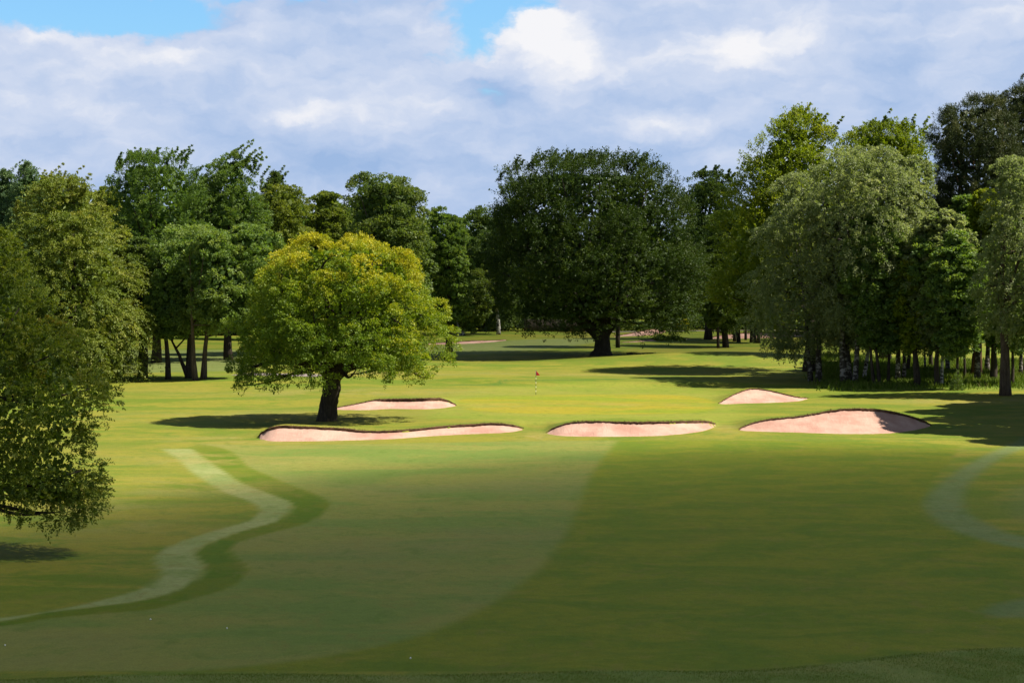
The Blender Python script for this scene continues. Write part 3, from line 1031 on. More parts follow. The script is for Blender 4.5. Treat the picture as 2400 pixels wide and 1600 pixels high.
# keep the underside open: nothing hanging low near the trunk
cen = V.reshape(-1, 4, 3).mean(1)
keep = ~((np.hypot(cen[:, 0], cen[:, 1]) < 4.2) & (cen[:, 2] < 4.0 + .12 * np.hypot(cen[:, 0], cen[:, 1])))
V = V.reshape(-1, 4, 3)[keep].reshape(-1, 3)
tint = tint[keep]
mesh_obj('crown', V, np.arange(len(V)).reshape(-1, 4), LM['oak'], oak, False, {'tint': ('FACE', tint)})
mb = MB()
stem = [ol_pt(766, 996), ol_pt(766, 982), ol_pt(768, 965), ol_pt(770, 948), ol_pt(774, 930), ol_pt(777, 912), ol_pt(777, 895), ol_pt(779, 878), ol_pt(788, 858), ol_pt(800, 830), ol_pt(806, 790), ol_pt(810, 740)]
mb.tube(cat_rom(stem, 3), np.interp(np.linspace(0, 11, 34), range(12), np.array([27, 25, 22.5, 21, 20.5, 21.5, 21, 24, 19, 13, 10, 6]) * pm), 16, .035)
g = np.random.default_rng(5)
for P_, r0, r1 in [([(785, 890), (802, 873), (822, 861), (850, 857), (885, 862), (930, 866), (975, 872)], 12, 3), ([(772, 885), (760, 872), (748, 855), (728, 842), (690, 838), (640, 845), (600, 858)], 11, 3),
                   ([(782, 880), (795, 850), (830, 810), (880, 770), (930, 740)], 11, 2.5), ([(775, 880), (765, 850), (740, 800), (700, 750), (660, 700)], 10, 2.5), ([(798, 835), (790, 780), (770, 700), (760, 640)], 8, 2), ([(803, 820), (840, 740), (860, 660), (870, 610)], 7, 2)]:
    q = np.array([ol_pt(x, y, 0) for x, y in P_])
    q[:, 1] += np.linspace(0, 1, len(q)) ** 1.3 * g.uniform(-3.2, 1.5)
    q = cat_rom(q, 4)
    mb.tube(q, np.linspace(r0, r1, len(q)) * pm, 9, .04)
    for _ in range(5):                       # side boughs
        k = g.integers(len(q) // 3, len(q))
        t_ = C[np.argmin(np.linalg.norm(C - q[k] - g.normal(0, 2.2, 3), axis=1))]
        mb.tube(qcurve(q[k], q[k] * .5 + t_ * .5 + g.normal(0, .4, 3), t_, 7), np.linspace(3.5, .9, 7) * pm, 6, .04)
for i in g.choice(len(C), 26, replace=False):
    a = ol_pt(790, 850) + g.normal(0, .3, 3)
    mid = a * .5 + C[i] * .5 + np.array([0, 0, -.5]) + g.normal(0, .6, 3)
    mb.tube(qcurve(a, mid, C[i], 9), np.linspace(5.5, .9, 9) * pm, 6, .04)
mb.tube([ol_pt(757, 872, -.9), ol_pt(750, 858, -1.3), ol_pt(748, 845, -1.5), ol_pt(744, 832, -1.6)], np.array([5, 3.5, 2, .8]) * pm, 6, .05)
mb.build('trunk', BK['oak'], oak, True)

# ------------------------------------------------------------------ the big dark beech
base = gp(1411, 833)
bee = empty('beech_tree', base)
tag(bee, 'huge dark domed beech with broad forked trunk in the middle distance', 'tree')
Yb = base[1]
b_ol = [(380, 1290, 1390), (390, 1250, 1450), (402, 1212, 1510), (414, 1190, 1560), (422, 1170, 1586), (460, 1168, 1600), (500, 1162, 1622), (560, 1152, 1644), (620, 1142, 1652), (680, 1148, 1660), (715, 1165, 1668), (745, 1195, 1650), (765, 1240, 1600)]
V, tint, C, lr = crown_mesh(px_outline(b_ol, base, Yb), 'beech', 1.95 * Yb / (F * 1024 / 2400), dens=1.0, depth=.9, seed=21, shoots=34, tint0=.48, bot_open=1.0, back=.55)
mesh_obj('crown', V, np.arange(len(V)).reshape(-1, 4), LM['beech'], bee, False, {'tint': ('FACE', tint)})
pmb = Yb / F


def bp(px, py, dy=0.0):
    p = at(px, py, Yb)
    return np.array([p[0] - base[0], dy, p[2] - base[2]])


mb = MB()
mb.tube(cat_rom([bp(1410, 845), bp(1410, 832), bp(1411, 822), bp(1412, 805), bp(1411, 790), bp(1410, 775), bp(1412, 755), bp(1415, 730), bp(1418, 690), bp(1415, 620)], 3),
        np.interp(np.linspace(0, 9, 28), range(10), np.array([33, 29, 21, 18, 18.5, 24, 20, 15, 11, 6]) * pmb), 14, .03)
for P_, r0, r1, dy in [([(1405, 788), (1385, 768), (1362, 752), (1343, 735), (1325, 700), (1300, 650), (1270, 590)], 15, 3, -2), ([(1416, 785), (1432, 762), (1450, 735), (1480, 700), (1530, 660)], 13, 3, -1), ([(1412, 760), (1400, 720), (1370, 660), (1330, 600)], 10, 3, 3), ([(1414, 750), (1440, 690), (1470, 610), (1490, 540)], 10, 3, 2)]:
    q = np.array([bp(x, y, 0) for x, y in P_])
    q[:, 1] += np.linspace(0, 1, len(q)) ** 1.3 * dy * 2
    q = cat_rom(q, 4)
    mb.tube(q, np.linspace(r0, r1, len(q)) * pmb, 9, .03)
g = np.random.default_rng(8)
for i in g.choice(len(C), 40, replace=False):
    a = bp(1412, 740) + g.normal(0, .5, 3)
    mb.tube(qcurve(a, a * .5 + C[i] * .5 + np.array([0, 0, -.8]) + g.normal(0, .8, 3), C[i], 8), np.linspace(6, 1, 8) * pmb, 6, .04)
mb.build('trunk', BK['beech'], bee, True)

# ------------------------------------------------------------------ trees of the left side
tree('near dark green maple overhanging the left edge, branches almost down to the grass', 'tree', 'maple', at_depth(-105, 80.0),
     [(552, -140, 15), (575, -200, 46), (620, -260, 60), (660, -280, 66), (705, -300, 112), (760, -320, 140), (812, -340, 185), (870, -350, 222), (925, -355, 276), (965, -355, 280), (1010, -340, 230), (1045, -330, 196), (1080, -300, 222), (1115, -230, 262), (1150, -120, 264), (1185, 0, 235), (1212, 110, 195)],
     leaf_px=2.9, trunk_r=.28, nlimb=30, seed=31, dens=.95, fill=1.6, depth=.85, back=.45, name='maple_tree', fork=.2, trunk_top=.8, bot_open=.3)
tree('broad golden-green conifer with drooping sprays at the left', 'tree', 'cypress', at_depth(170, 193.0),
     [(428, 112, 150), (442, 92, 195), (480, 70, 235), (520, 50, 268), (580, 30, 298), (640, 5, 312), (700, -10, 325), (740, -15, 336), (800, -25, 348), (850, -30, 345), (886, -30, 335), (900, -20, 318)],
     leaf_px=2.5, trunk_r=.5, nlimb=20, seed=41, dens=.75, name='cypress_tree', shoots=30, gap=.2, fork=.1, trunk_top=.9, tint0=.5)
for (px, D, ty, hw_, lab, sd) in [(63, 214, 384, 95, 'taller of two blue-green spruce tips behind the golden conifer', 51), (12, 216, 402, 90, 'shorter blue-green spruce tip at the left frame edge', 52)]:
    tree(lab, 'tree', 'spruce', at_depth(px, D), [(ty, px - 3, px + 3), (ty + 18, px - 16, px + 18), (ty + 45, px - 32, px + 36), (ty + 90, px - 48, px + 52), (ty + 170, px - 68, px + 70), (ty + 300, px - hw_, px + hw_), (840, px - hw_, px + hw_)],
         leaf_px=2.3, trunk_r=.3, bark_='pine', nlimb=14, seed=sd, dens=.8, name='spruce_tree', trunk_top=.97, fork=.1, shoots=2)
tree('slim pale-leaved broadleaf tree at the right edge of the golden conifer', 'tree', 'olive', at_depth(330, 200.0),
     [(545, 268, 302), (580, 258, 318), (640, 258, 332), (700, 262, 338), (740, 268, 340), (790, 290, 345)], leaf_px=2.6, trunk_r=.32, nlimb=8, seed=61, dens=.7, name='hornbeam_tree', tint0=.75)
tree('small round bright green tree between the conifer and the tall wispy tree', 'tree', 'olive', at_depth(252, 236.0),
     [(442, 235, 268), (458, 217, 288), (490, 207, 300), (540, 205, 305), (600, 207, 303), (660, 212, 300), (700, 220, 290)], leaf_px=2.3, trunk_r=.3, nlimb=8, seed=62, dens=.8, name='field_maple_tree', leafmat='olive', tint0=.45)
tree('tall open tree with wispy windblown top behind the sycamore clump', 'tree', 'beech', at_depth(365, 226.0),
     [(372, 300, 420), (395, 275, 448), (430, 255, 468), (480, 246, 482), (540, 246, 490), (620, 255, 490), (700, 265, 480), (760, 280, 470)], leaf_px=2.4, trunk_r=.45, nlimb=24, seed=63, dens=.62, gap=.35, shoots=22, leafmat='sycamore', tint0=.32, name='wispy_beech_tree')
tree('tall tree with one thin feathery leader rising above its crown', 'tree', 'olive', at_depth(535, 231.0),
     [(362, 543, 550), (378, 536, 566), (392, 492, 576), (420, 470, 592), (460, 455, 615), (520, 445, 635), (600, 445, 640), (680, 450, 640), (740, 465, 625)], leaf_px=2.4, trunk_r=.4, nlimb=20, seed=64, dens=.65, gap=.2, shoots=12, leafmat='sycamore', tint0=.5, name='ash_tree')
tree('dark thin conifer tip showing far behind the feathery tree', 'tree', 'spruce', at_depth(645, 292.0),
     [(406, 642, 648), (425, 630, 662), (445, 612, 680), (480, 600, 695), (560, 590, 705), (700, 585, 710)], leaf_px=2.2, trunk_r=.3, nlimb=8, seed=65, dens=.7, name='spruce_tree', leafmat='darkgreen', trunk_top=.95, shoots=4)
tree('yellowish green tree directly above the left half of the oak', 'tree', 'olive', at_depth(655, 241.0),
     [(440, 640, 690), (455, 608, 710), (490, 595, 724), (550, 585, 732), (630, 585, 735), (700, 590, 730)], leaf_px=2.3, trunk_r=.4, nlimb=10, seed=66, dens=.75, name='lime_tree', tint0=.52)
tree('low round green tree next to the tall dark round one', 'tree', 'sycamore', at_depth(765, 246.0),
     [(453, 748, 780), (468, 724, 804), (500, 713, 818), (560, 708, 822), (640, 710, 820), (700, 715, 815)], leaf_px=2.3, trunk_r=.4, nlimb=10, seed=67, dens=.8, leafmat='olive', tint0=.36, name='round_tree')
tree('tall round-headed dark green sycamore rising behind the oak', 'tree', 'sycamore', at_depth(898, 226.0),
     [(411, 862, 905), (424, 826, 950), (445, 812, 992), (480, 808, 1002), (530, 805, 1008), (600, 798, 1014), (680, 795, 1012), (740, 805, 1005)], leaf_px=2.5, trunk_r=.5, nlimb=16, seed=68, dens=.85, leafmat='darkgreen', tint0=.58, name='sycamore_tree')
tree('sloping olive-green tree at the right shoulder of the dark round sycamore', 'tree', 'olive', at_depth(1050, 237.0),
     [(490, 1005, 1040), (508, 992, 1072), (545, 985, 1094), (590, 985, 1104), (640, 988, 1110), (700, 995, 1110), (750, 1008, 1098)], leaf_px=2.4, trunk_r=.4, nlimb=12, seed=69, dens=.75, leafmat='sycamore', tint0=.5, name='alder_tree')

# clump of sycamores on dark stems
b0 = gp(394, 889)
tree('sycamore on a dark straight stem, leftmost of the stems left of the oak', 'tree', 'sycamore', b0,
     [(640, 370, 430), (665, 345, 450), (710, 338, 460), (750, 345, 458), (785, 360, 440)], leaf_px=2.5, trunk_r=.27, nlimb=8, seed=71, dens=.8, name='sycamore_tree', group='sycamores left of the oak', trunk_top=.95, lean=(-.55, 0), flare=1.3)
b0 = gp(441, 886)
n_ = 10
tree('sycamore on a forked black stem, second of the stems left of the oak', 'tree', 'sycamore', b0,
     [(535, 405, 480), (560, 375, 520), (600, 352, 545), (650, 345, 560), (700, 350, 565), (745, 360, 555), (775, 385, 540)], leaf_px=2.5, trunk_r=.27, nlimb=14, seed=72, dens=.85, name='sycamore_tree', group='sycamores left of the oak', tint0=.62, trunk_top=.85, flare=1.5,
     extra_trunks=[(-.05, -.1, .24, -1.9, .33)])
b0 = gp(457, 891)
tree('sycamore on a reddish brown stem, third of the stems left of the oak', 'tree', 'sycamore', b0,
     [(545, 470, 530), (575, 440, 570), (625, 425, 592), (690, 430, 598), (740, 445, 590), (770, 470, 560)], leaf_px=2.5, trunk_r=.23, bark_='sycamore', nlimb=10, seed=73, dens=.85, name='sycamore_tree', group='sycamores left of the oak', tint0=.68, trunk_top=.85, lean=(-.5, 0))
b0 = gp(477, 888)
tree('sycamore on a bent brown stem, nearest of the stems to the oak', 'tree', 'sycamore', b0,
     [(530, 560, 620), (560, 530, 660), (615, 505, 680), (680, 500, 670), (740, 510, 640), (770, 530, 610)], leaf_px=2.5, trunk_r=.24, bark_='sycamore', nlimb=10, seed=74, dens=.8, name='sycamore_tree', group='sycamores left of the oak', tint0=.55, trunk_top=.8, lean=(1.3, 0))
b0 = gp(334, 886)
tree('sycamore on a black stem half hidden by the golden conifer', 'tree', 'sycamore', b0,
     [(560, 300, 350), (600, 290, 380), (660, 292, 400), (720, 300, 400), (760, 310, 390)], leaf_px=2.4, trunk_r=.38, nlimb=8, seed=75, dens=.7, name='sycamore_tree', group='sycamores left of the oak', leafmat='darkgreen', trunk_top=.9)

# birches beyond the oak
tree('twin-stemmed birch with two white trunks beyond the oak', 'tree', 'sycamore', at_depth(1086, 305.0),
     [(634, 1090, 1122), (650, 1062, 1148), (685, 1050, 1158), (720, 1056, 1152), (750, 1066, 1132), (768, 1080, 1110)], leaf_px=2.3, trunk_r=.26, bark_='birch', nlimb=6, seed=81, dens=.75, name='birch_tree', leafmat='darkgreen', tint0=.72, trunk_top=.8, flare=1.15, lean=(.4, 0), extra_trunks=[(-.62, 0, .24, -.5, .7)])
tree('lone white-stemmed birch standing in deep shade left of the beech', 'tree', 'darkgreen', at_depth(1168, 311.0),
     [(545, 1130, 1180), (575, 1110, 1210), (630, 1105, 1225), (690, 1115, 1220), (725, 1130, 1205)], leaf_px=2.3, trunk_r=.32, bark_='birch', nlimb=8, seed=82, dens=.8, name='birch_tree', trunk_top=.85, flare=1.2, lean=(-.8, 0), tint0=.3)
tree('dark dense tree filling the gap left of the beech', 'tree', 'darkgreen', at_depth(1140, 326.0),
     [(492, 1120, 1165), (505, 1098, 1190), (550, 1085, 1215), (620, 1080, 1230), (690, 1085, 1240), (750, 1095, 1225)], leaf_px=2.3, trunk_r=.4, nlimb=8, seed=83, dens=.8, tint0=.35, name='dark_tree')
tree('thin dark-stemmed tree just right of the beech trunk', 'tree', 'darkgreen', gp(1448, 815),
     [(480, 1420, 1480), (520, 1395, 1510), (600, 1385, 1525), (680, 1395, 1515), (735, 1415, 1490)], leaf_px=2.3, trunk_r=.30, nlimb=8, seed=84, dens=.7, name='holly_tree', trunk_top=.9, flare=1.1, tint0=.3)
tree('dark ragged oak between the beech and the bright green trees', 'tree', 'darkgreen', at_depth(1660, 292.0),
     [(408, 1662, 1692), (420, 1622, 1712), (445, 1604, 1725), (500, 1590, 1735), (580, 1585, 1740), (660, 1588, 1745), (730, 1600, 1730)], leaf_px=2.3, trunk_r=.45, nlimb=12, seed=85, dens=.75, gap=.15, shoots=8, tint0=.35, name='oak_tree')
for (px, py, lx, lab, top_, xa, xb, sd) in [(1683, 816, -.6, 'slim leaning dark tree beside the thicker leaning stem right of the beech', 560, 1620, 1730, 86), (1701, 814, -1.2, 'thicker leaning dark tree right of the beech', 500, 1625, 1790, 87)]:
    tree(lab, 'tree', 'darkgreen', gp(px, py), [(top_, xa + 40, xb - 40), (top_ + 30, xa + 15, xb - 15), (top_ + 90, xa, xb), (680, xa, xb), (735, xa + 20, xb - 20), (770, xa + 50, xb - 60)], leaf_px=2.4, trunk_r=.19 if sd == 86 else .42, nlimb=8, seed=sd, dens=.75, name='lime_tree', lean=(lx, 0), trunk_top=.85, tint0=.55, flare=1.2)
# row of thin stems further back
PROTO = None
for i, (px, D, r_) in enumerate([(1722, 286, .36), (1732, 284, .5), (1748, 290, .2), (1761, 283, .32), (1770, 281, .3), (1779, 281, .4)]):
    if PROTO is None:
        PROTO = tree('thin dark tree in the row of stems in front of the distant pink bunker', 'tree', 'darkgreen', at_depth(px, D), [(530, 1700, 1745), (570, 1685, 1760), (640, 1680, 1765), (700, 1688, 1758), (752, 1700, 1745)], leaf_px=2.6, trunk_r=.24, nlimb=6, seed=88, dens=.6, name='thin_tree', group='row of thin stems before the far bunker', trunk_top=.9, flare=1.15)
    else:
        c_ = PROTO.copy()
        COL.objects.link(c_)
        c_.location = at_depth(px, D)
        c_.rotation_euler = (0, 0, i * 1.7)
        c_.scale = (r_ / .36 * .5 + .5, r_ / .36 * .5 + .5, 1 + .06 * (i % 3))
        for ch in list(PROTO.children):
            d_ = ch.copy()
            COL.objects.link(d_)
            d_.parent = c_

# ------------------------------------------------------------------ the wood on the right
tree('tall bright yellow-green beech rising behind the silvery birches', 'tree', 'limegreen', gp(1896, 870),
     [(270, 1872, 1893), (296, 1852, 1910), (318, 1795, 1940), (340, 1762, 1962), (372, 1748, 1985), (420, 1738, 2000), (470, 1705, 2005), (540, 1680, 2005), (600, 1672, 1995), (660, 1668, 1960), (715, 1680, 1900), (745, 1700, 1860)], leaf_px=2.6, trunk_r=.48, nlimb=26, seed=91, dens=.75, shoots=16, gap=.1, name='young_leaf_beech_tree', tint0=.5)
tree('bright green beech with ragged top left of the pine', 'tree', 'limegreen', at_depth(2075, 226.0),
     [(300, 2060, 2150), (318, 1995, 2165), (350, 1970, 2175), (420, 1962, 2180), (520, 1960, 2180), (620, 1970, 2170), (700, 1990, 2150)], leaf_px=2.4, trunk_r=.5, nlimb=18, seed=92, dens=.65, shoots=18, name='young_leaf_beech_tree', tint0=.42)
tree('silvery weeping birch nearest the green, sprays reaching low on its left', 'tree', 'birch', gp(1918, 893),
     [(412, 1845, 1880), (432, 1812, 1915), (480, 1788, 1950), (540, 1768, 1985), (600, 1758, 2000), (650, 1748, 2008), (690, 1730, 2010), (730, 1738, 2005), (775, 1765, 1985), (805, 1785, 1960), (825, 1795, 1850)], leaf_px=2.15, trunk_r=.29, bark_='birch_dark', nlimb=22, seed=93, fill=.9, dens=.62, gap=.12, name='birch_tree', group='birches of the wood right of the green', flare=1.3, extra_trunks=[(-.7, .3, .22, -1.2, .7)])
tree('tallest silvery birch, domed crown of hanging sprays in the middle of the wood', 'tree', 'birch', gp(2004, 900),
     [(350, 1965, 2030), (368, 1930, 2090), (410, 1905, 2135), (470, 1893, 2165), (550, 1890, 2180), (640, 1892, 2172), (710, 1905, 2140), (770, 1930, 2100), (790, 1950, 2070)], leaf_px=2.15, trunk_r=.24, bark_='birch_dark', nlimb=24, seed=94, fill=.9, dens=.62, gap=.12, name='birch_tree', group='birches of the wood right of the green', flare=1.3, extra_trunks=[(-.9, 1.2, .32, -.5, .6)], lean=(.8, 0))
tree('silvery birch crowding against the dark pine', 'tree', 'birch', gp(2104, 896),
     [(368, 2085, 2150), (395, 2065, 2195), (450, 2052, 2192), (520, 2048, 2198), (590, 2050, 2202), (625, 2060, 2195), (690, 2075, 2170)], leaf_px=2.15, trunk_r=.24, bark_='birch_dark', nlimb=18, seed=95, fill=.9, dens=.62, gap=.12, name='birch_tree', group='birches of the wood right of the green', flare=1.2)
tree('small fresh green maple low in front of the pine', 'tree', 'sycamore', gp(2148, 905),
     [(602, 2112, 2175), (630, 2090, 2205), (690, 2082, 2222), (745, 2084, 2216), (790, 2098, 2202), (820, 2115, 2185)], leaf_px=2.8, trunk_r=.32, nlimb=12, seed=96, dens=.75, leafmat='limegreen', tint0=.62, name='maple_tree', flare=1.2)
tree('tall black-green pine with tufted tip reaching the right frame edge', 'tree', 'pine', at_depth(2290, 201.0),
     [(238, 2275, 2330), (262, 2240, 2360), (290, 2185, 2380), (330, 2172, 2390), (370, 2178, 2392), (420, 2200, 2395), (470, 2190, 2395), (520, 2176, 2390), (580, 2190, 2385), (640, 2205, 2380), (700, 2200, 2370), (750, 2215, 2350), (790, 2235, 2330)], leaf_px=3.0, trunk_r=.4, bark_='pine', nlimb=26, seed=97, dens=.8, name='pine_tree', trunk_top=.95, fork=.25, gap=.1, tint0=.45, shoots=6)
tree('second dark pine cut by the right frame edge', 'tree', 'pine', at_depth(2412, 206.0),
     [(214, 2370, 2440), (240, 2350, 2490), (280, 2335, 2510), (350, 2330, 2520), (430, 2340, 2520), (520, 2345, 2510), (600, 2350, 2500), (700, 2360, 2480)], leaf_px=3.0, trunk_r=.4, bark_='pine', nlimb=20, seed=98, dens=.7, name='pine_tree', trunk_top=.95, fork=.3, gap=.1, shoots=6)
tree('birch with the thick red-brown trunk at the right of the wood', 'tree', 'birch', gp(2357, 927),
     [(372, 2345, 2420), (395, 2322, 2450), (450, 2310, 2480), (520, 2300, 2500), (600, 2296, 2510), (680, 2280, 2510), (730, 2262, 2500), (770, 2275, 2480), (790, 2290, 2460)], leaf_px=2.3, trunk_r=.43, bark_='sycamore', nlimb=18, seed=99, fill=.9, dens=.62, gap=.12, name='birch_tree', group='birches of the wood right of the green', flare=1.35)
tree('slim lime-green tree lit in front of the pine at the right', 'tree', 'limegreen', gp(2291, 893),
     [(455, 2300, 2330), (475, 2282, 2340), (500, 2276, 2346), (530, 2284, 2342), (560, 2296, 2336)], leaf_px=2.6, trunk_r=.26, nlimb=10, seed=100, dens=.65, name='young_tree', tint0=.55, bark_='birch_dark')

# slender trees standing among them, each with its own stem
WOOD = [(1990, 896, .42, 'birch_dark', 'dark birch stem close behind the tallest birch'),
        (2026, 888, .26, 'birch', 'slender white birch leaning to the right beside the tallest birch'),
        (2050, 903, .22, 'dark', 'left stem of the pair leaning together in mid wood'),
        (2062, 903, .24, 'dark', 'right stem of the pair leaning together in mid wood'),
        (2082, 900, .2, 'dark', 'thin dark stem just right of the leaning pair'),
        (2118, 894, .26, 'birch_dark', 'pale-flecked slender birch left of the fresh green maple'),
        (2128, 873, .28, 'dark', 'dark stem deeper in the wood behind the fresh green maple'),
        (2168, 868, .16, 'birch_dark', 'thin grey stem in the sunny gap right of the fresh green maple'),
        (2182, 862, .28, 'dark', 'dark stem against sunny grass right of the fresh green maple'),
        (2196, 906, .34, 'dark', 'stout dark stem with pale foot in front of the pine'),
        (2206, 905, .18, 'birch', 'pale slim stem touching the stout dark stem before the pine'),
        (2222, 872, .3, 'birch_dark', 'grey birch stem leaning right in the sunny gap'),
        (2243, 912, .2, 'dark', 'thin dark stem with ivy round its foot'),
        (2261, 888, .17, 'dark', 'thin dark straight stem left of the lime-green tree'),
        (2313, 872, .36, 'birch_dark', 'grey stem between the lime-green tree and the red-brown trunk'),
        (2330, 893, .46, 'dark', 'thick dark stem left of the red-brown trunk'),
        (2374, 903, .22, 'dark', 'thin dark stem just right of the red-brown trunk'),
        (2392, 880, .25, 'birch_dark', 'stem at the right frame edge behind the red-brown trunk')]
crowns = []
for k in range(3):
    ol_ = [(3.4, -.9, 1.0), (5.2, -1.7, 1.8), (6.8, -2.3, 2.2), (9, -2.8, 2.9), (12, -2.5, 2.6), (14.5, -1.7, 1.6), (16, -.6, .6)]
    V, tint, C, lr = crown_mesh(ol_, 'darkgreen' if k else 'birch', .24, dens=.6, depth=1.0, seed=110 + k, back=1.0, tint0=.5)
    me_o = mesh_obj('crown', V, np.arange(len(V)).reshape(-1, 4), LM['birch' if k == 0 else 'sycamore'], None, False, {'tint': ('FACE', tint)})
    crowns.append((me_o, C))
used = [False] * 3
for i, (px, py, r_, bk_, lab) in enumerate(WOOD):
    b0 = gp(px, py)
    root = empty('slender_tree', b0)
    tag(root, lab, 'tree', 'slender trees standing in the right-hand wood')
    k = 0 if bk_.startswith('birch') else 1 + i % 2
    src, C = crowns[k]
    if used[k]:
        cr = src.copy()
        COL.objects.link(cr)
    else:
        cr = src
        used[k] = True
    cr.parent = root
    cr.rotation_euler = (0, 0, i * 2.1)
    s_ = .85 + .25 * rng.random()
    cr.scale = (s_ * 1.3, s_ * 1.3, s_ * (1.0 + .18 * rng.random()))
    mb = MB()
    lean = {1: .9, 2: -.75, 3: -.55, 11: -.5, 0: -.3}.get(i, float(rng.normal(0, .15)))
    trunk_mesh(mb, r_ * .72, 11 * s_, None, 0, 200 + i, lean=(lean * 1.6, rng.normal(0, .3)), flare=1.35)
    q = np.array([[lean * .7, 0, 4.6], [lean * .9 + rng.choice([-1, 1]) * .8, -.3, 6.0], [lean + rng.choice([-1, 1]) * 1.5, -.6, 7.8]])
    mb.tube(q, [r_ * .45, r_ * .3, .03], 6, .03)
    mb.build('trunk', BK[bk_], root, True)
# trees of the same wood that stand nearer, just past the right edge of the view; their shade crosses the bunker
for i, (x, y, s_) in enumerate([(45.5, 153, 1.0), (42.5, 138, 1.22), (47, 146, 1.15), (44, 129, .95), (49, 134, 1.25), (52, 158, 1.2), (55, 166, 1.25)]):
    root = empty('slender_tree', (x, y, gz(x, y)))
    tag(root, 'tree at the edge of the wood beyond the right side of the view', 'tree', 'trees beyond the right side of the view')
    src, C = crowns[1 + i % 2]
    cr = src.copy()
    COL.objects.link(cr)
    cr.parent = root
    cr.rotation_euler = (0, 0, i * 1.3)
    cr.scale = (s_ * 1.45, s_ * 1.45, s_ * 1.18)
    mb = MB()
    trunk_mesh(mb, .35, 12 * s_, None, 0, 300 + i)
    mb.build('trunk', BK['dark'], root, True)

# ------------------------------------------------------------------ the woods that close the view
protos = []
for k, (spn, lm, t0) in enumerate([('darkgreen', 'darkgreen', .42), ('sycamore', 'sycamore', .3), ('darkgreen', 'olive', .25), ('beech', 'darkgreen', .3)]):
    ol_ = [(.6, -3.0, 3.0), (3, -4.2, 4.3), (7, -4.9, 4.8), (11, -4.6, 4.7), (14.5, -3.6, 3.4), (17, -1.9, 1.8), (18, -.6, .7)]
    V, tint, C, lr = crown_mesh(ol_, spn, .40, dens=.65, depth=1.0, seed=130 + k, back=.8, tint0=t0, shoots=5)
    o_ = mesh_obj('crown', V, np.arange(len(V)).reshape(-1, 4), LM[lm], None, False, {'tint': ('FACE', tint)})
    mb = MB()
    trunk_mesh(mb, .4, 13, C, 6, 400 + k)
    protos.append((o_, mb.build('trunk', BK['dark'], None, True)))
first = [True] * 4
g = np.random.default_rng(77)
spots = []
for D, x0, x1, st in [(338, -78, 86, 6.2), (352, -84, 92, 7.5), (395, -95, 100, 8.0), (455, -90, 95, 8.5)]:
    x = x0
    while x < x1:
        spots.append((x + g.uniform(-1.5, 1.5), D + g.uniform(-4, 4), (.62 if D < 345 else .95 if D < 360 else .9) * g.uniform(.86, 1.12)))
        x += st * g.uniform(.8, 1.2)
for x, D in [(-62, 262), (-70, 250), (-78, 240), (-56, 292), (-66, 283), (-74, 270), (-66, 225), (-60, 205), (-72, 200), (72, 250), (78, 235), (68, 268), (62, 285), (70, 300), (76, 212), (80, 190), (72, 175), (50, 300), (57, 310), (64, 240), (56, 262), (60, 228)]:
    spots.append((x, D, g.uniform(.95, 1.2)))
spots = [q for q in spots if not (40 < q[0] < 77 and 170 < q[1] < 272)]
spots += [(x + g.uniform(-1.5, 1.5), g.uniform(308, 324), g.uniform(1.0, 1.28)) for x in np.arange(-78, -12, 5.5)]
for i, (x, D, s_) in enumerate(spots):
    root = empty('background_tree', (x, D, gz(x, D)))
    tag(root, 'dark green tree in the wood that closes the view', 'tree', 'trees of the wood that closes the view')
    k = int(g.integers(4))
    for src in protos[k]:
        if first[k]:
            d_ = src
        else:
            d_ = src.copy()
            COL.objects.link(d_)
        d_.parent = root
    first[k] = False
    root.rotation_euler = (0, 0, g.uniform(0, 6.28))
    root.scale = (s_ * g.uniform(.9, 1.1), s_ * g.uniform(.9, 1.1), s_)

# undergrowth along the far edge, and long grass under the birches
n = 26000
x = g.uniform(-85, 90, n)
h = 2.2 + 1.3 * np.sin(x * .31) * np.sin(x * .13 + 1) + .6 * np.sin(x * 1.1)
y = 329 + g.normal(0, 1.6, n) + .004 * x * x * .2
z = terrain(x, y, False) + np.abs(g.random(n)) ** .7 * np.clip(h, .8, 5)
Pu = np.stack([x, y, z], -1)
Vu = leaves(Pu, g.normal(0, 1, (n, 3)), g.normal(0, 1, (n, 3)) + np.array([0, -.3, .6]), g.uniform(.35, .65, n), .6, None)
tag(mesh_obj('undergrowth', Vu, np.arange(len(Vu)).reshape(-1, 4), LM['darkgreen'], None, False, {'tint': ('FACE', np.clip(g.normal(.3, .2, n), 0, 1))}), kind='stuff')


def grass_patch(name, n, X0, X1, Y0, Y1, prob, hlo, hhi, wlo, whi, tmu, tsd):
    x = g.uniform(X0, X1, n)
    y = g.uniform(Y0, Y1, n)
    k = g.random(n) < prob(x, y)
    x, y = x[k], y[k]
    n = len(x)
    P_ = np.stack([x, y, terrain(x, y, False) - .01], -1)
    D_ = unit(np.stack([g.normal(0, .45, n), g.normal(0, .45, n), np.ones(n)], -1))
    V_, Q_, _ = blades(P_, D_, g.uniform(hlo, hhi, n), g.uniform(wlo, whi, n), None)
    return mesh_obj(name, V_, Q_, M_GRASS, None, False, {'tint': ('FACE', np.clip(g.normal(tmu, tsd, n), 0, 1))})


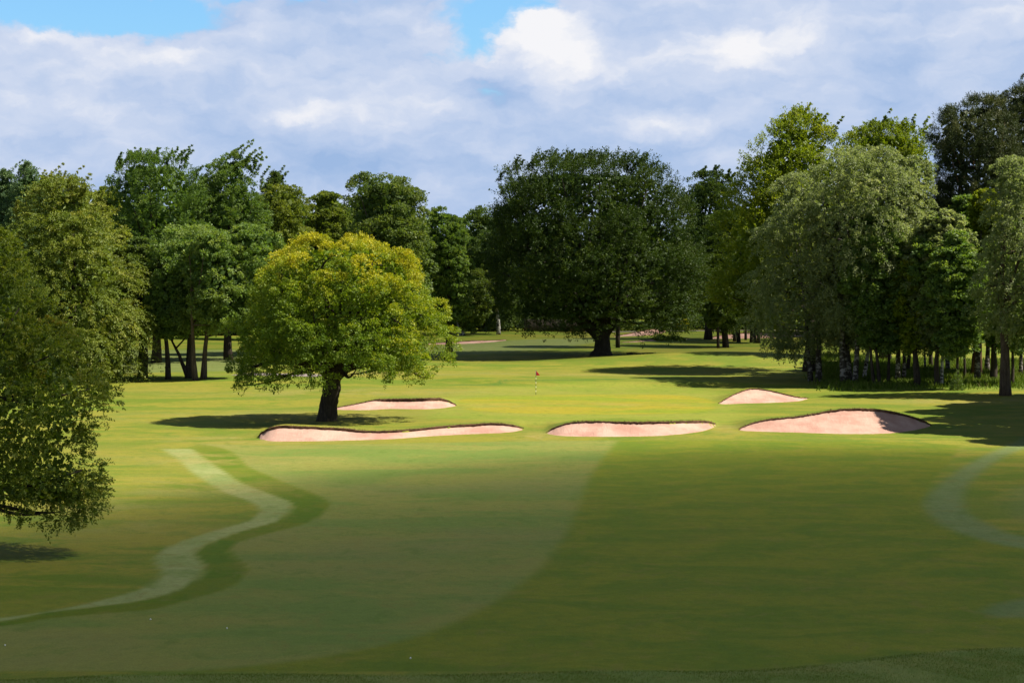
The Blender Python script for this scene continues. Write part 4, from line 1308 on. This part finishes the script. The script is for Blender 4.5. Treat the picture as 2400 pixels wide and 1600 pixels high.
M_GRASS = leaf_mat('long_grass', [(0, (.05, .085, .008)), (.5, (.095, .15, .012)), (.8, (.14, .17, .03)), (1, (.22, .19, .07))], .3, (1.2, 1.2, .6), .7, .15)
tag(grass_patch('long_grass', 90000, 26, 62, 170, 232, lambda x, y: np.clip((smooth(28, 33, x - .12 * (y - 190)) * smooth(177, 186, y)) * (.35 + .65 * (np.sin(x * .9) * np.sin(y * .5 + x * .2) > -.2)), 0, 1), .18, .65, .05, .12, .45, .22), kind='stuff')
tag(grass_patch('rough_grass', 200000, -24, 24, 55.0, 61.5, lambda x, y: (.35 + .65 * (np.sin(x * 1.3 + y) * np.sin(x * .45) > -.1)) * smooth(.7, -.4, y - bank_edge(x)), .03, .07, .006, .014, .62, .2), kind='stuff')

# ------------------------------------------------------------------ small things
# flagstick
fp = gp(1256, 925)
fl_ = empty('flagstick', fp)
tag(fl_, 'flagstick with a limp red flag standing on the green', 'flag')
pm_ = fp[1] / F
H_ = 57 * pm_
pole_w = plain('pole_white', (.62, .58, .36), .4, .1)
pole_d = plain('pole_dark', (.05, .05, .045), .4, .1)
nb_ = 9
for i in range(nb_):
    z0_, z1_ = i * H_ * .78 / nb_, (i + 1) * H_ * .78 / nb_
    if i % 2 == 1:
        mw = MB()
        mw.tube([(0, 0, z0_), (0, 0, z1_)], [.025, .025], 8)
        mw.build('pole_band', pole_w, fl_, True)
mw = MB()
mw.tube([(0, 0, -.1), (0, 0, H_ * .5), (0, 0, H_ + .02)], [.021, .021, .018], 8)
mw.build('pole', pole_d, fl_, True)
# limp cloth: hangs from the pole, gathered into folds
nu, nv = 16, 16
Vf = []
for j in range(nv):
    v = j / (nv - 1)
    for i in range(nu):
        u = i / (nu - 1)
        x_ = u * (.10 + .24 * v)
        z_ = H_ - .02 - v * .42 * (1 - .15 * u) - u * .12 * (1 - v) - .05 * u * v
        y_ = .05 * math.sin(u * 9 + v * 2.2) * u * (.4 + .6 * v)
        Vf.append((x_ + .024, y_, z_))
m, w, out = material('red_flag_cloth')
p = principled(w, (.62, .012, .035), .7, .2)
tr = w.new('ShaderNodeBsdfTranslucent')
tr.inputs[0].default_value = (.7, .02, .06, 1)
mx = w.new('ShaderNodeMixShader')
mx.inputs[0].default_value = .3
w.l.new(p.outputs[0], mx.inputs[1])
w.l.new(tr.outputs[0], mx.inputs[2])
w.l.new(mx.outputs[0], out.inputs[0])
M_FLAG = m
ii = np.arange(nv - 1)[:, None] * nu + np.arange(nu - 1)[None]
Vf = np.array(Vf)
Qf = np.stack([ii, ii + 1, ii + nu + 1, ii + nu], -1).reshape(-1, 4)
mesh_obj('flag', Vf, Qf, M_FLAG, fl_, True)
# far flag on the next hole, between the sycamore stems
fq = at_depth(411, 312)
f2_ = empty('flagstick', fq)
tag(f2_, 'tiny far flagstick with a red flag seen between the sycamore stems', 'flag')
mw = MB()
mw.tube([(0, 0, -.1), (0, 0, 2.3)], [.022, .022], 8)
mw.build('pole', pole_d, f2_, True)
mesh_obj('flag', Vf * np.array([1.1, 1, 1]) + np.array([0, 0, 2.3 - H_]), Qf, M_FLAG, f2_, True)

# person by the twin birch: standing, dark trousers and blue shirt
pp = at_depth(1109, 309)


def skin_body(name, verts, edges, radii, mat, parent):
    me = bpy.data.meshes.new(name)
    me.from_pydata(verts, edges, [])
    o = bpy.data.objects.new(name, me)
    COL.objects.link(o)
    o.parent = parent
    md = o.modifiers.new('skin', 'SKIN')
    md.use_smooth_shade = True
    for v, r_ in zip(me.skin_vertices[0].data, radii):
        v.radius = r_ if isinstance(r_, tuple) else (r_, r_)
    me.skin_vertices[0].data[0].use_root = True
    sd = o.modifiers.new('sub', 'SUBSURF')
    sd.levels = sd.render_levels = 2
    me.materials.append(mat)
    return o


man = empty('person', pp)
man.rotation_euler = (0, 0, .6)
tag(man, 'person in a blue shirt and dark trousers standing by the white birches', 'person')
M_SK = plain('skin', (.42, .25, .18), .6, .08)
M_SHIRT = plain('blue_shirt', (.12, .20, .42), .85, .12)
M_TROU = plain('dark_trousers', (.018, .018, .025), .9, .2)
M_HAIR = plain('brown_hair', (.035, .022, .014), .8, .2)
BV = [(0, 0, .93), (0, .01, 1.15), (0, 0, 1.38), (0, -.01, 1.5), (0, -.03, 1.60), (0, -.03, 1.70),
      (.10, 0, .88), (.11, -.02, .50), (.12, .02, .09), (.12, -.13, .04), (-.10, 0, .88), (-.11, .02, .50), (-.13, .06, .09), (-.13, -.09, .04),
      (.19, 0, 1.40), (.24, .02, 1.14), (.21, -.14, .93), (.20, -.19, .86), (-.19, 0, 1.40), (-.25, .02, 1.14), (-.23, -.10, .92), (-.22, -.15, .85)]
BE = [(0, 1), (1, 2), (2, 3), (3, 4), (4, 5), (0, 6), (6, 7), (7, 8), (8, 9), (0, 10), (10, 11), (11, 12), (12, 13), (2, 14), (14, 15), (15, 16), (16, 17), (2, 18), (18, 19), (19, 20), (20, 21)]
BR = [(.14, .10), (.13, .09), (.14, .09), .05, (.075, .09), (.07, .085), .08, .055, .04, .035, .08, .055, .04, .035, .055, .042, .032, .03, .055, .042, .032, .03]
skin_body('body', BV, BE, BR, M_SK, man)
skin_body('shirt', [BV[0], BV[1], BV[2], (0, -.005, 1.44), BV[14], (.225, .012, 1.22), BV[18], (-.23, .012, 1.22)], [(0, 1), (1, 2), (2, 3), (2, 4), (4, 5), (2, 6), (6, 7)], [(.165, .125), (.155, .115), (.165, .115), .07, .07, .06, .07, .06], M_SHIRT, man)
skin_body('trousers', [(0, 0, .95), BV[6], BV[7], (.12, .02, .12), BV[10], BV[11], (-.13, .06, .12)], [(0, 1), (1, 2), (2, 3), (0, 4), (4, 5), (5, 6)], [(.16, .12), .10, .075, .065, .10, .075, .065], M_TROU, man)
mb = MB()
mb.tube([(0, -.01, 1.60), (0, 0, 1.68), (0, -.01, 1.76), (0, -.02, 1.79)], [.075, .092, .075, .03], 10)
mb.build('hair', M_HAIR, man, True)

# fences at the far edge
M_FENCE = plain('weathered_fence_boards', (.045, .034, .026), .9, .3, 2.0)


def fence(label, x0, x1, y0, y1, h):
    root = empty('wooden_fence', ((x0 + x1) / 2, (y0 + y1) / 2, gz((x0 + x1) / 2, (y0 + y1) / 2)))
    tag(root, label, 'fence')
    o0 = np.array(root.location)
    n = int(abs(x1 - x0) / 2.4) + 1
    for i in range(n):
        a = np.array([x0 + (x1 - x0) * i / n, y0 + (y1 - y0) * i / n])
        b_ = np.array([x0 + (x1 - x0) * (i + 1) / n, y0 + (y1 - y0) * (i + 1) / n])
        zg = gz(*a)
        mb = MB()
        e = (b_ - a) / np.linalg.norm(b_ - a)
        L = np.linalg.norm(b_ - a)
        k = int(L / .16)
        for q in range(k):
            s0, s1 = a + e * (.06 + (L - .12) * q / k), a + e * (.06 + (L - .12) * (q + .93) / k)
            hh = h * (1 + rng.normal(0, .008))
            Vb = [(*s0, zg + .05), (*s1, zg + .05), (*s1, zg + hh), (*s0, zg + hh)]
            Vb2 = [(v[0], v[1] + .03, v[2]) for v in Vb]
            mb.raw(np.array(Vb + Vb2) - o0, [(0, 1, 2, 3), (5, 4, 7, 6), (3, 2, 6, 7), (1, 5, 6, 2), (4, 0, 3, 7), (4, 5, 1, 0)])
        mb.build('board_panel', M_FENCE, root)
        mb = MB()
        mb.box(np.array([a[0] - .06, a[1] - .09, zg - .2]) - o0, np.array([a[0] + .06, a[1] - .002 + .09, zg + h + .1]) - o0)
        mb.build('post', M_FENCE, root)
    return root


fence('long dark board fence behind the left fairway, seen between the sycamore stems', -62, -40, 319, 322, 2.0)
fence('dark board fence behind the beech trunk', 2, 13, 325, 325, 2.0)

# brick house glimpsed through the trees
M_BRICK = None
m, w, out = material('red_brick_wall')
tc = w.new('ShaderNodeTexCoord').outputs['Object']
br = w.new('ShaderNodeTexBrick')
w.put(br.inputs['Vector'], w.scale(tc, (1, 1, 1)))
br.inputs['Color1'].default_value = (.22, .085, .055, 1)
br.inputs['Color2'].default_value = (.30, .12, .075, 1)
br.inputs['Mortar'].default_value = (.3, .26, .22, 1)
br.inputs['Scale'].default_value = 4.5
p = principled(w, br.outputs[0], .9, .1)
w.l.new(p.outputs[0], out.inputs[0])
M_BRICK = m
hs = empty('brick_house', (-2.5, 346, gz(-2.5, 346)))
tag(hs, 'dark red brick house barely seen through the trees left of the beech', 'house')
mb = MB()
mb.box((-7, -4, -.3), (7, 4, 5.2))
mb.raw([(-7, -4, 5.2), (-7, 4, 5.2), (-7, 0, 8.2), (7, -4, 5.2), (7, 4, 5.2), (7, 0, 8.2)], None, [(0, 2, 1), (3, 4, 5)])
mb.build('wall', M_BRICK, hs)
mb = MB()
for sgn in (-1, 1):
    V_ = np.array([(-7.4, sgn * 4.45, 4.95), (7.4, sgn * 4.45, 4.95), (7.4, 0, 8.32), (-7.4, 0, 8.32)])
    mb.raw(np.vstack([V_, V_ + np.array([0, 0, .14])]), [(0, 1, 2, 3), (7, 6, 5, 4), (0, 4, 5, 1), (1, 5, 6, 2), (2, 6, 7, 3), (3, 7, 4, 0)])
roof = mb.build('roof', plain('roof_tiles', (.10, .05, .038), .9, .3, 3), hs)
mb = MB()
mb.box((3.6, -.5, 7.2), (4.5, .5, 9.6))
mb.build('chimney', M_BRICK, roof)
M_WIN = plain('window_glass', (.02, .025, .03), .1, .1, 1, 0, .5)
M_FRM = plain('white_window_frame', (.7, .7, .68), .5, .05)
for x_ in (-4.6, -1.4, 1.6, 4.6):
    for z_ in (.9, 3.3):
        mb = MB()
        mb.box((x_ - .6, -4.03, z_), (x_ + .6, -4.004, z_ + 1.3))
        wn = mb.build('window', M_WIN, hs)
        mb = MB()
        for bx in [((x_ - .68, -4.09, z_ - .08), (x_ - .6, -4.004, z_ + 1.38)), ((x_ + .6, -4.09, z_ - .08), (x_ + .68, -4.004, z_ + 1.38)), ((x_ - .6, -4.09, z_ + 1.3), (x_ + .6, -4.004, z_ + 1.38)), ((x_ - .6, -4.09, z_ - .08), (x_ + .6, -4.004, z_)), ((x_ - .03, -4.07, z_), (x_ + .03, -4.035, z_ + 1.3))]:
            mb.box(*bx)
        mb.build('frame', M_FRM, wn)

# paths: the far cross path, and the bit of tarmac behind the oak
M_PATH = plain('grey_path', (.20, .165, .15), .9, .2, .8)


def strip(name, pts, w0):
    P_ = np.array(pts, float)
    T_ = unit(np.gradient(P_, axis=0))
    N_ = np.stack([-T_[:, 1], T_[:, 0]], -1)
    a = P_ + N_ * w0
    b_ = P_ - N_ * w0
    V_ = np.vstack([np.column_stack([q, terrain(q[:, 0], q[:, 1], False) + .03]) for q in (b_, a)])
    n = len(P_)
    i = np.arange(n - 1)
    return mesh_obj(name, V_, np.stack([i, i + 1, i + n + 1, i + n], -1), M_PATH, None, True)


tag(strip('path', np.stack([np.linspace(12, 75, 60), 324.5 + .6 * np.sin(np.linspace(0, 6, 60))], -1), 1.1), kind='structure')
qa, qb = gp(690, 880), gp(758, 882)
tag(strip('path', np.stack([np.linspace(qa[0] - 6, qb[0] + .3, 24), np.linspace(qa[1] + 3.5, qb[1] + .4, 24) + .5 * np.sin(np.linspace(0, 3, 24))], -1), 2.0), kind='structure')

# clump of heather on the lip of the far bunker, ivy at a stem, fallen branches under the beech
def bush(name, label, cat, c0, rx, ry, h, n, size, lm, tmu):
    u_ = unit(g.normal(0, 1, (n, 3)))
    u_[:, 2] = np.abs(u_[:, 2])
    r_ = g.uniform(.4, 1, n) ** .6 * (1 + .25 * np.sin(u_[:, 0] * 5 + 1) * np.cos(u_[:, 1] * 4))
    P_ = u_ * r_[:, None] * np.array([rx, ry, h])
    V_ = leaves(P_, u_ + g.normal(0, .6, (n, 3)), g.normal(0, 1, (n, 3)) + np.array([0, 0, .6]), size * g.uniform(.6, 1.3, n), .45, None)
    o = mesh_obj(name, V_, np.arange(len(V_)).reshape(-1, 4), LM[lm], None, False, {'tint': ('FACE', np.clip(g.normal(tmu, .18, n), 0, 1))})
    o.location = c0
    return tag(o, label, cat)


c0 = at(1572, 797, BUNK['far_lower']['F'][60, 1] + 2.5)
bush('heather_bush', 'low clump of heather spilling over the distant low bunker', 'bush', (c0[0], c0[1], c0[2] - .2), 2.6, 1.2, .75, 1500, .3, 'cypress', .3)
c0 = gp(1548, 796)
bush('heather_bush', 'small tuft of heather at the left of the clump on the distant low bunker', 'bush', (c0[0], c0[1], c0[2] - .1), 1.2, .8, .6, 700, .3, 'cypress', .3)
c0 = gp(2243, 915)
bush('ivy_bush', 'ivy clump round the foot of a thin stem before the pine', 'bush', c0, .55, .5, 1.6, 1300, .14, 'darkgreen', .4)
c0 = gp(1600, 776)
bush('yellow_shrub', 'yellow-leaved shrub lit against the dark wood beyond the far bunkers', 'shrub', at_depth(1600, 326.5), 1.1, .9, 2.6, 1400, .3, 'oak', .85)
fb = gp(1505, 830)
mb = MB()
for k in range(9):
    a = np.array([g.uniform(-1.6, 1.6), g.uniform(-.5, .5), .05 + .2 * g.random()])
    d_ = np.array([g.uniform(.7, 1.6) * g.choice([-1, 1]), g.normal(0, .4), g.uniform(-.1, .5)])
    mb.tube(qcurve(a, a + d_ * .5 + np.array([0, 0, .15]), a + d_, 6), np.linspace(.07, .02, 6), 6, .05)
mb.tube(qcurve(np.array([-2.4, 0, .08]), np.array([0, .2, .3]), np.array([2.3, -.1, .12]), 9), np.linspace(.13, .05, 9), 7, .05)
fbo = mb.build('fallen_branch', BK['dark'], None, True)
fbo.location = fb
fbo.scale = (.8, .7, .55)
tag(fbo, 'pile of fallen dead branches in the shade right of the beech trunk', 'branch')
# golf balls left on the fairway
mball = plain('white_ball', (.8, .8, .78), .35, .03)
for i, (px, py, lab) in enumerate([(353, 1455, 'small white golf ball on the pale fairway near the left path'), (532, 1478, 'small white golf ball further right on the pale fairway'), (12, 1514, 'small white golf ball by the left frame edge'), (962, 1545, 'small white golf ball on the near dark fairway')]):
    q = gp(px, py)
    mb = MB()
    th = np.linspace(-math.pi / 2, math.pi / 2, 9)
    mb.tube(np.stack([0 * th, 0 * th, .024 * np.sin(th)], -1), np.maximum(.024 * np.cos(th), .001), 12)
    o = mb.build('golf_ball', mball, None, True)
    o.location = (q[0], q[1], q[2] + .022)
    tag(o, lab, 'golf ball', 'balls lying on the fairway')

# ------------------------------------------------------------------ unseen clouds added overhead to shade parts of the course
def shade_cloud(cx, cy, rot, a, b_, c_, alt, dens, seed):
    import bmesh
    bm = bmesh.new()
    bmesh.ops.create_icosphere(bm, subdivisions=5, radius=1)
    gg = np.random.default_rng(seed)
    K_ = gg.normal(0, 1, (14, 3)) * 2.6
    ph = gg.random(14) * 6.28
    for v in bm.verts:
        p_ = np.array(v.co)
        d_ = 1 + .055 * np.sum(np.sin(K_ @ p_ + ph)) / 2.2
        q = p_ * d_ * np.array([a, b_, c_])
        x_ = q[0] * math.cos(rot) - q[1] * math.sin(rot)
        y_ = q[0] * math.sin(rot) + q[1] * math.cos(rot)
        v.co = (x_, y_, q[2])
    me = bpy.data.meshes.new('shade_cloud')
    bm.to_mesh(me)
    bm.free()
    o = bpy.data.objects.new('shade_cloud', me)
    COL.objects.link(o)
    s_ = sv * (alt / sv[2])
    o.location = (cx + s_[0], cy + s_[1], alt)
    m, w, out = material('shade_cloud_vapour')
    vs = w.new('ShaderNodeVolumeScatter')
    vs.inputs['Color'].default_value = (.98, .98, 1, 1)
    vs.inputs['Density'].default_value = dens
    w.l.new(vs.outputs[0], out.inputs['Volume'])
    me.materials.append(m)
    return tag(o, kind='structure')


shade_cloud(23, 36, 0, 69, 82, 19, 700, .058, 4)
shade_cloud(12, 292, 0, 47, 64, 18, 700, .020, 9)
shade_cloud(-40, 264, 0, 31, 58, 14, 700, .012, 12)

# ------------------------------------------------------------------ render settings
sc.view_settings.view_transform = 'Standard'
sc.view_settings.look = 'None'
sc.view_settings.exposure = 1.1
sc.view_settings.gamma = 1.0
sc.cycles.max_bounces = 4
sc.cycles.diffuse_bounces = 2
sc.cycles.transmission_bounces = 2
sc.cycles.volume_bounces = 0
sc.cycles.use_denoising = True
sc.cycles.sample_clamp_indirect = 6
